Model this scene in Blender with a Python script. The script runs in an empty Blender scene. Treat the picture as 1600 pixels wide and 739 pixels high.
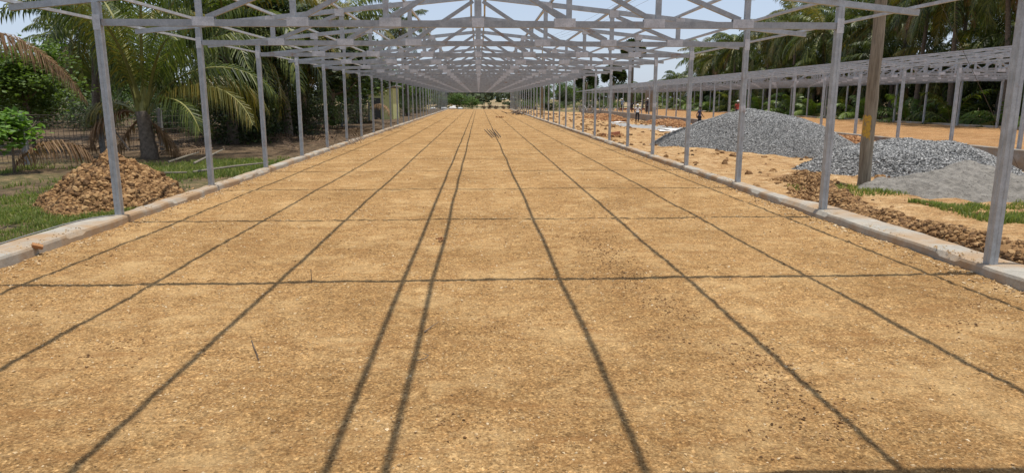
import bpy, math, random
import numpy as np
from mathutils import Vector, Matrix
R = math.radians
rng = np.random.default_rng(7)
random.seed(7)
S = bpy.context.scene
C = S.collection

# ------------------------------------------------------------------ camera, sky, sun, exposure
cd = bpy.data.cameras.new('camera'); cam = bpy.data.objects.new('camera', cd); C.objects.link(cam)
cam.location = (0, 0, 1.75); cam.rotation_euler = (R(90 - 11.26), 0, R(-2.70))
cd.sensor_width = 36; cd.lens = 1080 / 1600 * 36; cd.clip_start = .05; cd.clip_end = 5000
S.camera = cam
SUN_EL, SUN_AZ = 80.6, 90.0            # sun almost overhead, leaning to +X
w = bpy.data.worlds.new('World'); S.world = w; w.use_nodes = True
wn = w.node_tree.nodes; wl = w.node_tree.links
sky = wn.new('ShaderNodeTexSky'); sky.sky_type = 'NISHITA'; sky.sun_disc = False
sky.sun_elevation = R(SUN_EL); sky.sun_rotation = R(SUN_AZ)
sky.air_density = 1.0; sky.dust_density = 1.0; sky.ozone_density = 1.0; sky.altitude = 0
bg = wn['Background']; bg.inputs['Strength'].default_value = 0.15
hz_mix = wn.new('ShaderNodeMix'); hz_mix.data_type = 'RGBA'; hz_mix.inputs[0].default_value = .72   # milky summer haze over the clear sky
wl.new(sky.outputs['Color'], hz_mix.inputs[6]); hz_mix.inputs[7].default_value = (3.75, 4.35, 5.5, 1)
wl.new(hz_mix.outputs[2], bg.inputs['Color'])
sd = bpy.data.lights.new('sun', 'SUN'); sd.energy = 4.4; sd.angle = R(.53); sd.color = (1, .95, .87)
sun = bpy.data.objects.new('sun', sd); C.objects.link(sun)
sun.rotation_euler = (0, R(90 - SUN_EL), 0)   # light arrives from +X side, steeply
S.view_settings.view_transform = 'Standard'; S.view_settings.look = 'None'
S.view_settings.exposure = 0.0; S.view_settings.gamma = 1; S.view_settings.use_curve_mapping = False
S.render.engine = 'CYCLES'
S.cycles.max_bounces = 6; S.cycles.diffuse_bounces = 3; S.cycles.transparent_max_bounces = 4

# ------------------------------------------------------------------ helpers
def link(o, parent=None):
    C.objects.link(o)
    if parent is not None: o.parent = parent
    return o
def tag(o, label=None, cat=None, group=None, kind=None):
    if label: o['label'] = label
    if cat: o['category'] = cat
    if group: o['group'] = group
    if kind: o['kind'] = kind
    return o
def empty(name, loc=(0, 0, 0), rz=0, **k):
    o = bpy.data.objects.new(name, None); o.location = loc; o.rotation_euler = (0, 0, rz)
    link(o); return tag(o, **k)
def np_mesh(name, V, F, smooth=False):
    """V (n,3); F (m,3|4) array or list of such arrays"""
    V = np.asarray(V, dtype=np.float32); Fs = F if isinstance(F, list) else [F]
    Fs = [np.asarray(f, dtype=np.int32) for f in Fs if len(f)]
    me = bpy.data.meshes.new(name)
    me.vertices.add(len(V)); me.vertices.foreach_set('co', V.ravel())
    loops = np.concatenate([f.ravel() for f in Fs]); tot = np.concatenate([np.full(len(f), f.shape[1]) for f in Fs])
    st = np.concatenate([[0], np.cumsum(tot)[:-1]])
    me.loops.add(len(loops)); me.loops.foreach_set('vertex_index', loops)
    me.polygons.add(len(tot)); me.polygons.foreach_set('loop_start', st.astype(np.int32)); me.polygons.foreach_set('loop_total', tot.astype(np.int32))
    me.polygons.foreach_set('use_smooth', np.full(len(tot), smooth, dtype=bool))
    me.update(calc_edges=True); me.validate()
    return me
def ob(name, me, mat, parent=None, loc=(0, 0, 0)):
    if mat is not None and len(me.materials) == 0: me.materials.append(mat)
    o = bpy.data.objects.new(name, me); o.location = loc
    return link(o, parent)

class MB:
    """collects shapes into one mesh"""
    def __init__(s): s.v = []; s.f3 = []; s.f4 = []; s.n = 0
    def add(s, V, F4=(), F3=()):
        V = np.asarray(V, float); s.v.append(V)
        if len(F4): s.f4.append(np.asarray(F4) + s.n)
        if len(F3): s.f3.append(np.asarray(F3) + s.n)
        s.n += len(V); return s
    def box(s, a, b):
        x0, y0, z0 = a; x1, y1, z1 = b
        V = [(x0,y0,z0),(x1,y0,z0),(x1,y1,z0),(x0,y1,z0),(x0,y0,z1),(x1,y0,z1),(x1,y1,z1),(x0,y1,z1)]
        return s.add(V, [(0,3,2,1),(4,5,6,7),(0,1,5,4),(1,2,6,5),(2,3,7,6),(3,0,4,7)])
    def bar(s, p, q, wy, h, up=None):
        """box bar from p to q; wy = width across (horizontal), h = height"""
        p = Vector(p); q = Vector(q); d = (q - p).normalized()
        side = Vector((0, 1, 0)) if up is None else Vector(up).cross(d).normalized()
        if abs(d.dot(side)) > .99: side = Vector((1, 0, 0))
        n = d.cross(side).normalized(); side = n.cross(d).normalized()
        V = []
        for e in (p, q):
            for a, b in ((-1,-1),(1,-1),(1,1),(-1,1)): V.append(e + side * (a * wy / 2) + n * (b * h / 2))
        return s.add(V, [(0,1,2,3),(4,7,6,5),(0,4,5,1),(1,5,6,2),(2,6,7,3),(3,7,4,0)])
    def tube(s, pts, rad, sides=8, cap=True):
        pts = [Vector(p) for p in pts]
        if not hasattr(rad, '__len__'): rad = [rad] * len(pts)
        V = []; prev = None
        for i, p in enumerate(pts):
            d = (pts[min(i+1, len(pts)-1)] - pts[max(i-1, 0)]).normalized()
            if prev is None:
                a = Vector((0,0,1)) if abs(d.z) < .9 else Vector((1,0,0)); u = d.cross(a).normalized()
            else: u = (prev - d * prev.dot(d)).normalized()
            prev = u; w_ = d.cross(u)
            for k in range(sides):
                t = 2 * math.pi * k / sides; V.append(p + (u * math.cos(t) + w_ * math.sin(t)) * rad[i])
        F = []
        for i in range(len(pts) - 1):
            for k in range(sides):
                a = i * sides + k; b = i * sides + (k + 1) % sides; F.append((a, b, b + sides, a + sides))
        F3 = []
        if cap:
            V.append(pts[0]); V.append(pts[-1]); c0 = len(V) - 2; n0 = (len(pts) - 1) * sides
            for k in range(sides):
                F3.append((c0, (k+1) % sides, k)); F3.append((c0+1, n0 + k, n0 + (k+1) % sides))
        return s.add(V, F, F3)
    def mesh(s, name, smooth=False):
        Fs = []
        if s.f4: Fs.append(np.concatenate(s.f4))
        if s.f3: Fs.append(np.concatenate(s.f3))
        return np_mesh(name, np.concatenate(s.v), Fs, smooth)
    def build(s, name, mat, parent=None, smooth=False):
        return ob(name, s.mesh(name, smooth), mat, parent)

def _h(ix, iy, seed):
    n = (ix.astype(np.int64) * 374761393 + iy.astype(np.int64) * 668265263 + seed * 974634777) & 0x7fffffff
    n = ((n ^ (n >> 13)) * 1274126177) & 0x7fffffff
    n = (n ^ (n >> 16)) & 0xffff
    return n / 65535.0
def noise(x, y, seed=0):
    x = np.asarray(x, float); y = np.asarray(y, float)
    ix = np.floor(x); iy = np.floor(y); fx = x - ix; fy = y - iy
    fx = fx * fx * (3 - 2 * fx); fy = fy * fy * (3 - 2 * fy)
    a = _h(ix, iy, seed); b = _h(ix+1, iy, seed); c = _h(ix, iy+1, seed); d = _h(ix+1, iy+1, seed)
    return (a + (b-a)*fx) * (1-fy) + (c + (d-c)*fx) * fy
def fbm(x, y, o=4, seed=0):
    r = 0; a = .5; t = 0
    for i in range(o):
        r = r + a * noise(x * 2**i + 13.7*i, y * 2**i - 7.1*i, seed + i); t += a; a *= .5
    return r / t - .5
def grid_mesh(name, xs, ys, zf, smooth=True):
    X, Y = np.meshgrid(xs, ys); Z = zf(X, Y)
    V = np.stack([X, Y, Z], -1).reshape(-1, 3); nx = len(xs); ny = len(ys)
    i = np.arange(nx - 1)[None, :] + nx * np.arange(ny - 1)[:, None]; i = i.ravel()
    return np_mesh(name, V, np.stack([i, i+1, i+nx+1, i+nx], -1), smooth)

# ------------------------------------------------------------------ materials
def mat(name):
    m = bpy.data.materials.new(name); m.use_nodes = True
    return m, m.node_tree.nodes, m.node_tree.links, m.node_tree.nodes['Principled BSDF']
def N(nd, typ, **kw):
    n = nd.new(typ)
    for k, v in kw.items():
        if k in n.inputs: n.inputs[k].default_value = v
        else: setattr(n, k, v)
    return n
def ramp(nd, lk, src, stops):
    r = nd.new('ShaderNodeValToRGB'); e = r.color_ramp.elements
    while len(e) < len(stops): e.new(.5)
    for i, (p, c) in enumerate(stops): e[i].position = p; e[i].color = tuple(c) + ((1,) if len(c) == 3 else ())
    lk.new(src, r.inputs[0]); return r
def mixc(nd, lk, fac, a, b, mode='MIX'):
    m = nd.new('ShaderNodeMix'); m.data_type = 'RGBA'; m.blend_type = mode
    for sock, v in ((m.inputs[0], fac), (m.inputs[6], a), (m.inputs[7], b)):
        if isinstance(v, (int, float)): sock.default_value = v
        elif isinstance(v, tuple): sock.default_value = v + ((1,) if len(v) == 3 else ())
        else: lk.new(v, sock)
    return m.outputs[2]
def math_(nd, lk, op, a, b=0.0, clamp=False):
    m = nd.new('ShaderNodeMath'); m.operation = op; m.use_clamp = clamp
    for i, v in enumerate((a, b)):
        if isinstance(v, (int, float)): m.inputs[i].default_value = v
        else: lk.new(v, m.inputs[i])
    return m.outputs[0]
def pos(nd): return nd.new('ShaderNodeNewGeometry').outputs['Position']
def nz(nd, lk, vec, scale, detail=4, rough=.55):
    n = N(nd, 'ShaderNodeTexNoise', Scale=scale, Detail=detail, Roughness=rough); lk.new(vec, n.inputs['Vector']); return n.outputs['Fac']
def bump(nd, lk, bs, h, strength, dist, prev=None):
    b = N(nd, 'ShaderNodeBump', Strength=strength, Distance=dist); lk.new(h, b.inputs['Height'])
    if prev: lk.new(prev, b.inputs['Normal'])
    lk.new(b.outputs[0], bs.inputs['Normal']); return b.outputs[0]

def grains(nd, lk, p, c, k=.75):
    for sc, lo, hi in ((75.0, .38, 1.55), (34.0, .66, 1.28)):
        wob = N(nd, 'ShaderNodeTexNoise', Scale=sc * .6, Detail=2.0); lk.new(p, wob.inputs['Vector'])
        vv = nd.new('ShaderNodeVectorMath'); vv.operation = 'MULTIPLY_ADD'; lk.new(wob.outputs['Color'], vv.inputs[0]); vv.inputs[1].default_value = (.02,) * 3; lk.new(p, vv.inputs[2])
        g = N(nd, 'ShaderNodeTexVoronoi', Scale=sc); lk.new(vv.outputs[0], g.inputs['Vector'])
        sp = nd.new('ShaderNodeSeparateColor'); lk.new(g.outputs['Color'], sp.inputs[0])
        c = mixc(nd, lk, k, c, ramp(nd, lk, sp.outputs[0], [(0, (lo,) * 3), (.25, (.88,) * 3), (.8, (1.05,) * 3), (1, (hi,) * 3)]).outputs[0], 'MULTIPLY')
    return c
def dirt_material(name, dark, mid, light, red):
    m, nd, lk, bs = mat(name); p = pos(nd)
    big = nz(nd, lk, p, .55, 5, .6); med = nz(nd, lk, p, 5.0, 6, .65); fine = nz(nd, lk, p, 60, 6, .75); speck = nz(nd, lk, p, 150, 3, .7)
    c = ramp(nd, lk, fine, [(.30, dark), (.48, mid), (.62, light)]).outputs[0]
    c2 = ramp(nd, lk, med, [(.3, red), (.5, mid), (.72, light)]).outputs[0]
    c = mixc(nd, lk, .5, c, c2)
    b = ramp(nd, lk, big, [(.36, (.84, .81, .77)), (.60, (1.1, 1.1, 1.12))]).outputs[0]
    c = mixc(nd, lk, 1.0, c, b, 'MULTIPLY')
    v = N(nd, 'ShaderNodeTexVoronoi', Scale=55.0); lk.new(p, v.inputs['Vector'])
    vc = ramp(nd, lk, v.outputs['Distance'], [(.0, (1.18, 1.18, 1.18)), (.35, (1, 1, 1)), (.62, (.70, .66, .60))]).outputs[0]
    c = mixc(nd, lk, .8, c, vc, 'MULTIPLY')
    s = ramp(nd, lk, speck, [(.33, (.38, .34, .30)), (.44, (1, 1, 1)), (.62, (1, 1, 1)), (.70, (1.5, 1.5, 1.5))]).outputs[0]
    c = mixc(nd, lk, .75, c, s, 'MULTIPLY')
    c = grains(nd, lk, p, c)
    dust = nz(nd, lk, p, 1.15, 7, .72)
    c = mixc(nd, lk, ramp(nd, lk, dust, [(.50, (0,0,0)), (.68, (.5,)*3)]).outputs[0], c, light)
    mp = N(nd, 'ShaderNodeMapping', Scale=(.9, 6.5, 1.0)); lk.new(p, mp.inputs['Vector'])
    stk = nz(nd, lk, mp.outputs[0], 1.0, 6, .72)
    c = mixc(nd, lk, ramp(nd, lk, stk, [(.54, (0,0,0)), (.66, (.62,)*3)]).outputs[0], c, red)
    lk.new(c, bs.inputs['Base Color']); bs.inputs['Roughness'].default_value = .95; bs.inputs['Specular IOR Level'].default_value = .15
    n1 = bump(nd, lk, bs, med, .7, .05); n2 = bump(nd, lk, bs, fine, .9, .014, n1); bump(nd, lk, bs, v.outputs['Distance'], .6, .008, n2)
    return m
M = {}
M['dirt'] = dirt_material('compacted_soil', (.12, .064, .025), (.43, .252, .098), (.62, .422, .20), (.28, .142, .050))
M['dirt_far'] = dirt_material('orange_soil', (.22, .10, .035), (.43, .235, .095), (.56, .37, .19), (.33, .155, .06))

def ground_material():
    m, nd, lk, bs = mat('open_ground'); p = pos(nd)
    sx = nd.new('ShaderNodeSeparateXYZ'); lk.new(p, sx.inputs[0])
    big = nz(nd, lk, p, .35, 6, .65); med = nz(nd, lk, p, 3.0, 6, .7); fine = nz(nd, lk, p, 45, 5, .75)
    orange = ramp(nd, lk, med, [(.3, (.22, .115, .048)), (.46, (.40, .235, .10)), (.6, (.51, .335, .165)), (.72, (.60, .43, .25))]).outputs[0]
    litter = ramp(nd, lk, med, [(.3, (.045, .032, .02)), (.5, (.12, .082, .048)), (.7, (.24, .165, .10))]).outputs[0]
    grassy = ramp(nd, lk, med, [(.3, (.05, .06, .02)), (.48, (.13, .11, .05)), (.62, (.24, .17, .085)), (.75, (.36, .25, .13))]).outputs[0]
    left = mixc(nd, lk, math_(nd, lk, 'MAXIMUM', ramp(nd, lk, big, [(.40, (0,0,0)), (.56, (1,1,1))]).outputs[0], math_(nd, lk, 'MULTIPLY', math_(nd, lk, 'SUBTRACT', sx.outputs[1], 20.5), .4, True)), grassy, litter)  # beyond the near grass: leaf litter, its dark tone also standing for canopy shade
    xs = math_(nd, lk, 'ADD', sx.outputs[0], math_(nd, lk, 'MULTIPLY', math_(nd, lk, 'SUBTRACT', big, .5), 2.0))
    fL = ramp(nd, lk, math_(nd, lk, 'MULTIPLY_ADD', xs, .25), [(0, (0,0,0)), (1, (1,1,1))])
    c = mixc(nd, lk, math_(nd, lk, 'MULTIPLY', sx.outputs[0], .5, True), left, orange)
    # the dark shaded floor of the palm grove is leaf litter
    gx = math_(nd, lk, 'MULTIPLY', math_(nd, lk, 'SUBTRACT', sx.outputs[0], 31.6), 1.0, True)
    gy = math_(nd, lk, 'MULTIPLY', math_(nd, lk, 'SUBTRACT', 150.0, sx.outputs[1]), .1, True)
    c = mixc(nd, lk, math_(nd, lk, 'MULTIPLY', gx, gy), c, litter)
    # far fields: bands of dry straw, fallow soil and scrub
    mp = N(nd, 'ShaderNodeMapping', Scale=(.004, .035, 1.0)); lk.new(p, mp.inputs['Vector'])
    band = nz(nd, lk, mp.outputs[0], 1.0, 5, .6)
    field = ramp(nd, lk, band, [(.38, (.10, .10, .045)), (.46, (.22, .17, .085)), (.56, (.44, .32, .18)), (.66, (.24, .15, .075))]).outputs[0]
    fy = math_(nd, lk, 'MULTIPLY', math_(nd, lk, 'SUBTRACT', sx.outputs[1], 119.5), .5, True)
    c = mixc(nd, lk, fy, c, field)
    c = grains(nd, lk, p, c, .6)
    f = ramp(nd, lk, fine, [(.3, (.55, .52, .48)), (.55, (1.05, 1.05, 1.05)), (.7, (1.3, 1.3, 1.3))]).outputs[0]
    c = mixc(nd, lk, .8, c, f, 'MULTIPLY')
    lk.new(c, bs.inputs['Base Color']); bs.inputs['Roughness'].default_value = .95; bs.inputs['Specular IOR Level'].default_value = .15
    n1 = bump(nd, lk, bs, med, .8, .08); bump(nd, lk, bs, fine, .8, .02, n1)
    return m
M['ground'] = ground_material()

def concrete(name, a, b, stain):
    m, nd, lk, bs = mat(name); p = pos(nd)
    n1 = nz(nd, lk, p, 6, 6, .7); n2 = nz(nd, lk, p, 90, 4, .7); n3 = nz(nd, lk, p, 1.7, 4, .6)
    c = ramp(nd, lk, n1, [(.3, a), (.7, b)]).outputs[0]
    c = mixc(nd, lk, ramp(nd, lk, n3, [(.40, (0,0,0)), (.62, (.85,.85,.85))]).outputs[0], c, stain)
    s = ramp(nd, lk, n2, [(.30, (.55, .5, .45)), (.42, (1, 1, 1)), (.75, (1.1, 1.1, 1.1))]).outputs[0]
    c = mixc(nd, lk, .8, c, s, 'MULTIPLY')
    lk.new(c, bs.inputs['Base Color']); bs.inputs['Roughness'].default_value = .9
    k = bump(nd, lk, bs, n1, .5, .02); bump(nd, lk, bs, n2, .5, .006, k)
    return m
M['kerb'] = concrete('kerb_concrete', (.27, .25, .21), (.43, .39, .32), (.34, .21, .10))
M['wall'] = concrete('grey_plinth', (.20, .19, .17), (.33, .31, .28), (.24, .17, .10))

def steel(name, base, rust=.5):
    m, nd, lk, bs = mat(name); tc = nd.new('ShaderNodeNewGeometry').outputs['Position']
    n1 = nz(nd, lk, tc, 7, 6, .7); n2 = nz(nd, lk, tc, 60, 4, .7); n3 = nz(nd, lk, tc, 2.3, 5, .75)
    c = ramp(nd, lk, n1, [(.3, tuple(x * .72 for x in base)), (.55, base), (.75, tuple(min(1, x * 1.25) for x in base))]).outputs[0]
    c = mixc(nd, lk, .35, c, ramp(nd, lk, n2, [(.35, (.6, .6, .62)), (.6, (1.15, 1.15, 1.15))]).outputs[0], 'MULTIPLY')
    c = mixc(nd, lk, ramp(nd, lk, n3, [(.58, (0,0,0)), (.72, (rust,)*3)]).outputs[0], c, (.26, .15, .085))
    lk.new(c, bs.inputs['Base Color']); bs.inputs['Metallic'].default_value = .3
    lk.new(ramp(nd, lk, n1, [(.3, (.36,)*3), (.7, (.58,)*3)]).outputs[0], bs.inputs['Roughness'])
    bump(nd, lk, bs, n2, .15, .004)
    return m
M['steel'] = steel('galvanised_steel', (.42, .45, .465), .5)
M['steel_old'] = steel('weathered_steel', (.36, .38, .39), .85)
M['plate'] = steel('pale_gusset_steel', (.58, .59, .60), .4)
M['purlin'] = steel('purlin_steel', (.50, .50, .49), .7)

def leafmat(name, cols, trans=.35, rough=.45):
    m, nd, lk, bs = mat(name)
    g = nd.new('ShaderNodeNewGeometry'); oi = nd.new('ShaderNodeObjectInfo')
    a = math_(nd, lk, 'MULTIPLY', g.outputs['Random Per Island'], .8); r = math_(nd, lk, 'ADD', a, math_(nd, lk, 'MULTIPLY', oi.outputs['Random'], .2))
    n = len(cols); c = ramp(nd, lk, r, [(i / (n - 1), cols[i]) for i in range(n)]).outputs[0]
    lk.new(c, bs.inputs['Base Color']); bs.inputs['Roughness'].default_value = rough; bs.inputs['Specular IOR Level'].default_value = .35
    t = nd.new('ShaderNodeBsdfTranslucent'); lk.new(mixc(nd, lk, 1.0, c, (1.5, 1.6, .7), 'MULTIPLY'), t.inputs[0])
    mx = nd.new('ShaderNodeMixShader'); mx.inputs[0].default_value = trans
    lk.new(bs.outputs[0], mx.inputs[1]); lk.new(t.outputs[0], mx.inputs[2]); lk.new(mx.outputs[0], nd['Material Output'].inputs[0])
    return m
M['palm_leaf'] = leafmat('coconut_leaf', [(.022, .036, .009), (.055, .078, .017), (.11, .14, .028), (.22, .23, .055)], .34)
M['palm_dark'] = leafmat('shaded_coconut_leaf', [(.016, .024, .008), (.032, .048, .012), (.065, .09, .02), (.15, .17, .045)], .28)  # darker copy of the coconut leaf, with shade put into its colours
M['palm_yellow'] = leafmat('yellowing_coconut_leaf', [(.07, .08, .02), (.14, .13, .03), (.26, .19, .04)], .25)
M['palm_dead'] = leafmat('dead_coconut_leaf', [(.13, .07, .035), (.24, .14, .07), (.36, .24, .14)], .15, .8)
M['litter_leaf'] = leafmat('dry_litter_leaf', [(.05, .03, .018), (.13, .08, .045), (.24, .165, .10)], .05, .9)
M['leaf_light'] = leafmat('light_broad_leaf', [(.06, .10, .02), (.11, .17, .035), (.17, .25, .05)], .32)
M['leaf_mid'] = leafmat('broad_leaf', [(.035, .060, .015), (.065, .105, .022), (.10, .16, .035), (.15, .22, .05)], .3)
M['leaf_dark'] = leafmat('dark_broad_leaf', [(.014, .024, .008), (.028, .045, .012), (.05, .075, .02), (.08, .11, .03)], .18)
M['leaf_bright'] = leafmat('bright_broad_leaf', [(.08, .15, .025), (.14, .25, .04), (.20, .33, .06)], .35)
M['leaf_far'] = leafmat('distant_leaf', [(.05, .065, .035), (.07, .09, .04), (.10, .12, .06)], .1, .8)
M['grass'] = leafmat('grass_blade', [(.08, .12, .025), (.14, .19, .045), (.20, .24, .06), (.38, .33, .14)], .35, .7)

def plain(name, col, rough=.8, var=.3, scale=12.0, metal=0.0, bmp=.4, bd=.01):
    m, nd, lk, bs = mat(name); p = pos(nd)
    n = nz(nd, lk, p, scale, 6, .65)
    c = ramp(nd, lk, n, [(.3, tuple(x * (1 - var) for x in col)), (.7, tuple(min(1, x * (1 + var)) for x in col))]).outputs[0]
    lk.new(c, bs.inputs['Base Color']); bs.inputs['Roughness'].default_value = rough; bs.inputs['Metallic'].default_value = metal
    if bmp: bump(nd, lk, bs, n, bmp, bd)
    return m
def stone_mat(name, cols, rough=.9):
    m, nd, lk, bs = mat(name); g = nd.new('ShaderNodeNewGeometry')
    n = len(cols); c = ramp(nd, lk, g.outputs['Random Per Island'], [(i / (n - 1), cols[i]) for i in range(n)]).outputs[0]
    n1 = nz(nd, lk, g.outputs['Position'], 80, 3, .6)
    c = mixc(nd, lk, .6, c, ramp(nd, lk, n1, [(.3, (.7, .7, .7)), (.7, (1.2, 1.2, 1.2))]).outputs[0], 'MULTIPLY')
    lk.new(c, bs.inputs['Base Color']); bs.inputs['Roughness'].default_value = rough; bs.inputs['Specular IOR Level'].default_value = .25
    return m
M['gravel'] = stone_mat('crushed_granite', [(.055, .054, .050), (.15, .147, .138), (.26, .255, .24), (.35, .342, .325), (.50, .485, .455)])
M['clod'] = stone_mat('soil_clods', [(.08, .044, .019), (.20, .108, .045), (.30, .17, .07), (.43, .27, .125)])
M['clod_red'] = stone_mat('red_soil_clods', [(.15, .07, .03), (.27, .125, .05), (.38, .19, .08), (.46, .26, .12)])
M['pebble'] = stone_mat('loose_crumbs', [(.22, .13, .06), (.40, .25, .11), (.50, .33, .16), (.56, .40, .22), (.62, .48, .30)])
M['sand'] = plain('grey_sand', (.215, .195, .165), .95, .28, 7, 0, 1.0, .08)
M['bark'] = plain('bark', (.16, .12, .085), .9, .4, 14, 0, .8, .03)
M['palm_bark'] = plain('palm_bark', (.14, .11, .082), .9, .5, 12, 0, .6, .02)
M['petiole'] = plain('green_petiole', (.20, .19, .05), .6, .3, 8)
M['granite_post'] = plain('granite_post', (.22, .215, .20), .9, .25, 20)
M['rusty'] = plain('rusty_wire', (.085, .065, .05), .8, .3, 20)
M['white_cloth'] = plain('white_sacking', (.74, .73, .70), .85, .12, 12)
M['cement'] = plain('dried_cement', (.28, .27, .25), .9, .15, 5, 0, .6, .02)
M['litter_wood'] = plain('sun_bleached_wood', (.21, .18, .135), .9, .3, 9)
M['brick'] = plain('red_brick', (.30, .11, .055), .9, .35, 25)
M['pole_wood'] = None

def pole_material():
    m, nd, lk, bs = mat('aged_wood_pole'); p = pos(nd)
    mp = N(nd, 'ShaderNodeMapping', Scale=(14.0, 14.0, 1.1)); lk.new(p, mp.inputs['Vector'])
    n = nz(nd, lk, mp.outputs[0], 1.6, 6, .7); n2 = nz(nd, lk, p, 3, 3, .6)
    c = ramp(nd, lk, n, [(.3, (.11, .085, .055)), (.5, (.22, .18, .125)), (.72, (.34, .29, .21))]).outputs[0]
    lk.new(c, bs.inputs['Base Color']); bs.inputs['Roughness'].default_value = .9
    bump(nd, lk, bs, n, .8, .02); return m
M['pole_wood'] = pole_material()

# ------------------------------------------------------------------ terrain
def sm(a, b, x): t = np.clip((x - a) / (b - a), 0, 1); return t * t * (3 - 2 * t)
def ground_z(X, Y):
    X = np.asarray(X, float); Y = np.asarray(Y, float)
    z = -.06 + .10 * fbm(X * .35, Y * .35, 4, 3) + .05 * fbm(X * 1.8, Y * 1.8, 3, 5) * (np.abs(X) < 40)
    right = -.10 * sm(5.4, 6.5, X) - .42 * sm(7.5, 15, X) * sm(6, 22, Y)
    rough = sm(5.6, 7, X) * (1 - sm(17, 18, X)) * (1 - sm(118, 125, Y)) * .22 * np.abs(fbm(X * .9, Y * .6, 4, 9)) * 1.6
    z = z + right * (1 - sm(18.6, 22, X) * .75) * (1 - sm(120, 140, Y)) + rough
    inside = (sm(-5.35, -5.2, X)) * (1 - sm(5.2, 5.35, X)) * (1 - sm(117.5, 119, Y))
    z = z * (1 - inside) - .35 * inside
    ins2 = sm(17.95, 18.1, X) * (1 - sm(31.2, 31.4, X)) * (1 - sm(124, 126, Y))
    z = z * (1 - ins2) - .75 * ins2
    z = z - .02 * sm(130, 400, Y)
    return z
xs = np.unique(np.round(np.concatenate([-np.geomspace(34, 2500, 40), np.arange(-34, 34.1, .22), np.geomspace(34, 2500, 40),
     np.array([-5.35, -5.2, 5.2, 5.35, 17.95, 18.1, 31.2, 31.4])]), 3))
ys = np.unique(np.round(np.concatenate([np.array([-300, -100, -40, -15]), np.arange(-8, 36, .22), np.arange(36, 130, .6), np.geomspace(130, 4000, 50)]), 3))
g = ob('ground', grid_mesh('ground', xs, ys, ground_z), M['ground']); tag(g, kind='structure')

def pad_z(X, Y):
    e = np.minimum(1, (5.06 - np.abs(X)) * 3)
    return .024 * fbm(X * .8, Y * .8, 4, 21) + .016 * fbm(X * 4, Y * 4, 3, 31) * (Y < 30) + .026 * fbm(X * 15, Y * 15, 3, 41) * (Y < 14) + .03 * (1 - e) * fbm(X*5, Y*2, 3, 8)
ysp = np.concatenate([np.arange(-6, 1.8, .3), np.arange(1.8, 7, .028), np.arange(7, 13, .045), np.arange(13, 30, .12), np.arange(30, 118.6, .5)])
pad = ob('dirt_floor', grid_mesh('dirt_floor', np.arange(-5.08, 5.081, .034), ysp, pad_z), M['dirt']); tag(pad, kind='structure')
f2 = ob('dirt_floor', grid_mesh('dirt_floor_b', np.arange(18.15, 31.2, .3), np.arange(12, 125, .4),
        lambda X, Y: .02 + .06 * fbm(X * .7, Y * .5, 4, 51) + .05 * fbm(X * 2.5, Y * 2.5, 3, 52)), M['dirt_far']); tag(f2, kind='structure')

# ------------------------------------------------------------------ kerbs and plinth walls
def kerb(name, inner, outer, y0, y1, ztop, zbot, step=.12, amp=.02, seed=0, m=None):
    """inner/outer: functions of Y; cross-section swept along Y with broken edges"""
    ys = np.arange(y0, y1, step); n = len(ys); rows = []
    wi = inner(ys); wo = outer(ys); sg = np.sign(wi - wo)
    a1 = amp * (noise(ys * 3, ys * 0, seed) - .5) * 2; a2 = amp * 1.4 * (noise(ys * 5, ys * 0, seed + 3) - .5); az = .012 * (noise(ys * 1.2, ys * 0, seed + 5) - .5)
    chip = np.where(noise(ys * 1.7, ys * 0 + 5, seed + 9) > .78, .03, 0.0)
    pts = [(wi + a1 * .6, np.full(n, zbot)), (wi + a1, ztop - .03 - chip + az), (wi + a1 - sg * (.012 + chip), ztop - .003 + az),
           ((wi + wo) / 2, ztop + .004 + az), (wo + a2 + sg * .02, ztop + az), (wo + a2, ztop - .02 + az), (wo + a2, np.full(n, zbot))]
    V = np.stack([np.stack([p[0], ys, p[1] + 0 * ys], -1) for p in pts], 1).reshape(-1, 3); k = len(pts)
    F = []
    for i in range(n - 1):
        for j in range(k - 1):
            a = i * k + j; q = (a, a + 1, a + k + 1, a + k); F.append(q if sg[0] < 0 else q[::-1])
    V = V.tolist(); e0 = [0, 1, 2, 3, 4, 5, 6]; e1 = [(n - 1) * k + j for j in range(k)]
    F = np.array(F); mb = MB(); mb.add(V, F, [(e0[0], e0[j], e0[j+1]) for j in range(1, k-1)] + [(e1[0], e1[j+1], e1[j]) for j in range(1, k-1)])
    return mb.build(name, m or M['kerb'])
k1 = kerb('concrete_kerb', lambda y: -5.05 + 0*y, lambda y: -5.52 + .24 * sm(9.6, 10.1, y), -2, 118.4, .11, -.4, .07, .032, seed=1)
tag(k1, 'low concrete kerb along the grass on the left edge of the soil floor', 'kerb', 'kerbs of the first shed')
k2 = kerb('concrete_kerb', lambda y: 5.05 + 0*y, lambda y: 5.50 - .22 * sm(10.4, 11.4, y), -2, 118.4, .11, -.4, .07, .032, seed=11)
tag(k2, 'chipped concrete kerb beside the gravel piles on the right edge of the floor', 'kerb', 'kerbs of the first shed')
k3 = kerb('plinth_wall', lambda y: 18.2 + 0*y, lambda y: 17.9 + 0*y, 12, 125, .09, -.95, .4, .03, 21, M['wall'])
tag(k3, 'half metre grey plinth wall holding up the near side of the second floor', 'wall')
k4 = kerb('concrete_kerb', lambda y: 31.0 + 0*y, lambda y: 31.3 + 0*y, 12, 125, .14, -.5, .4, .03, 31)
tag(k4, 'thin pale kerb at the foot of the palm grove behind the second floor', 'kerb')

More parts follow.
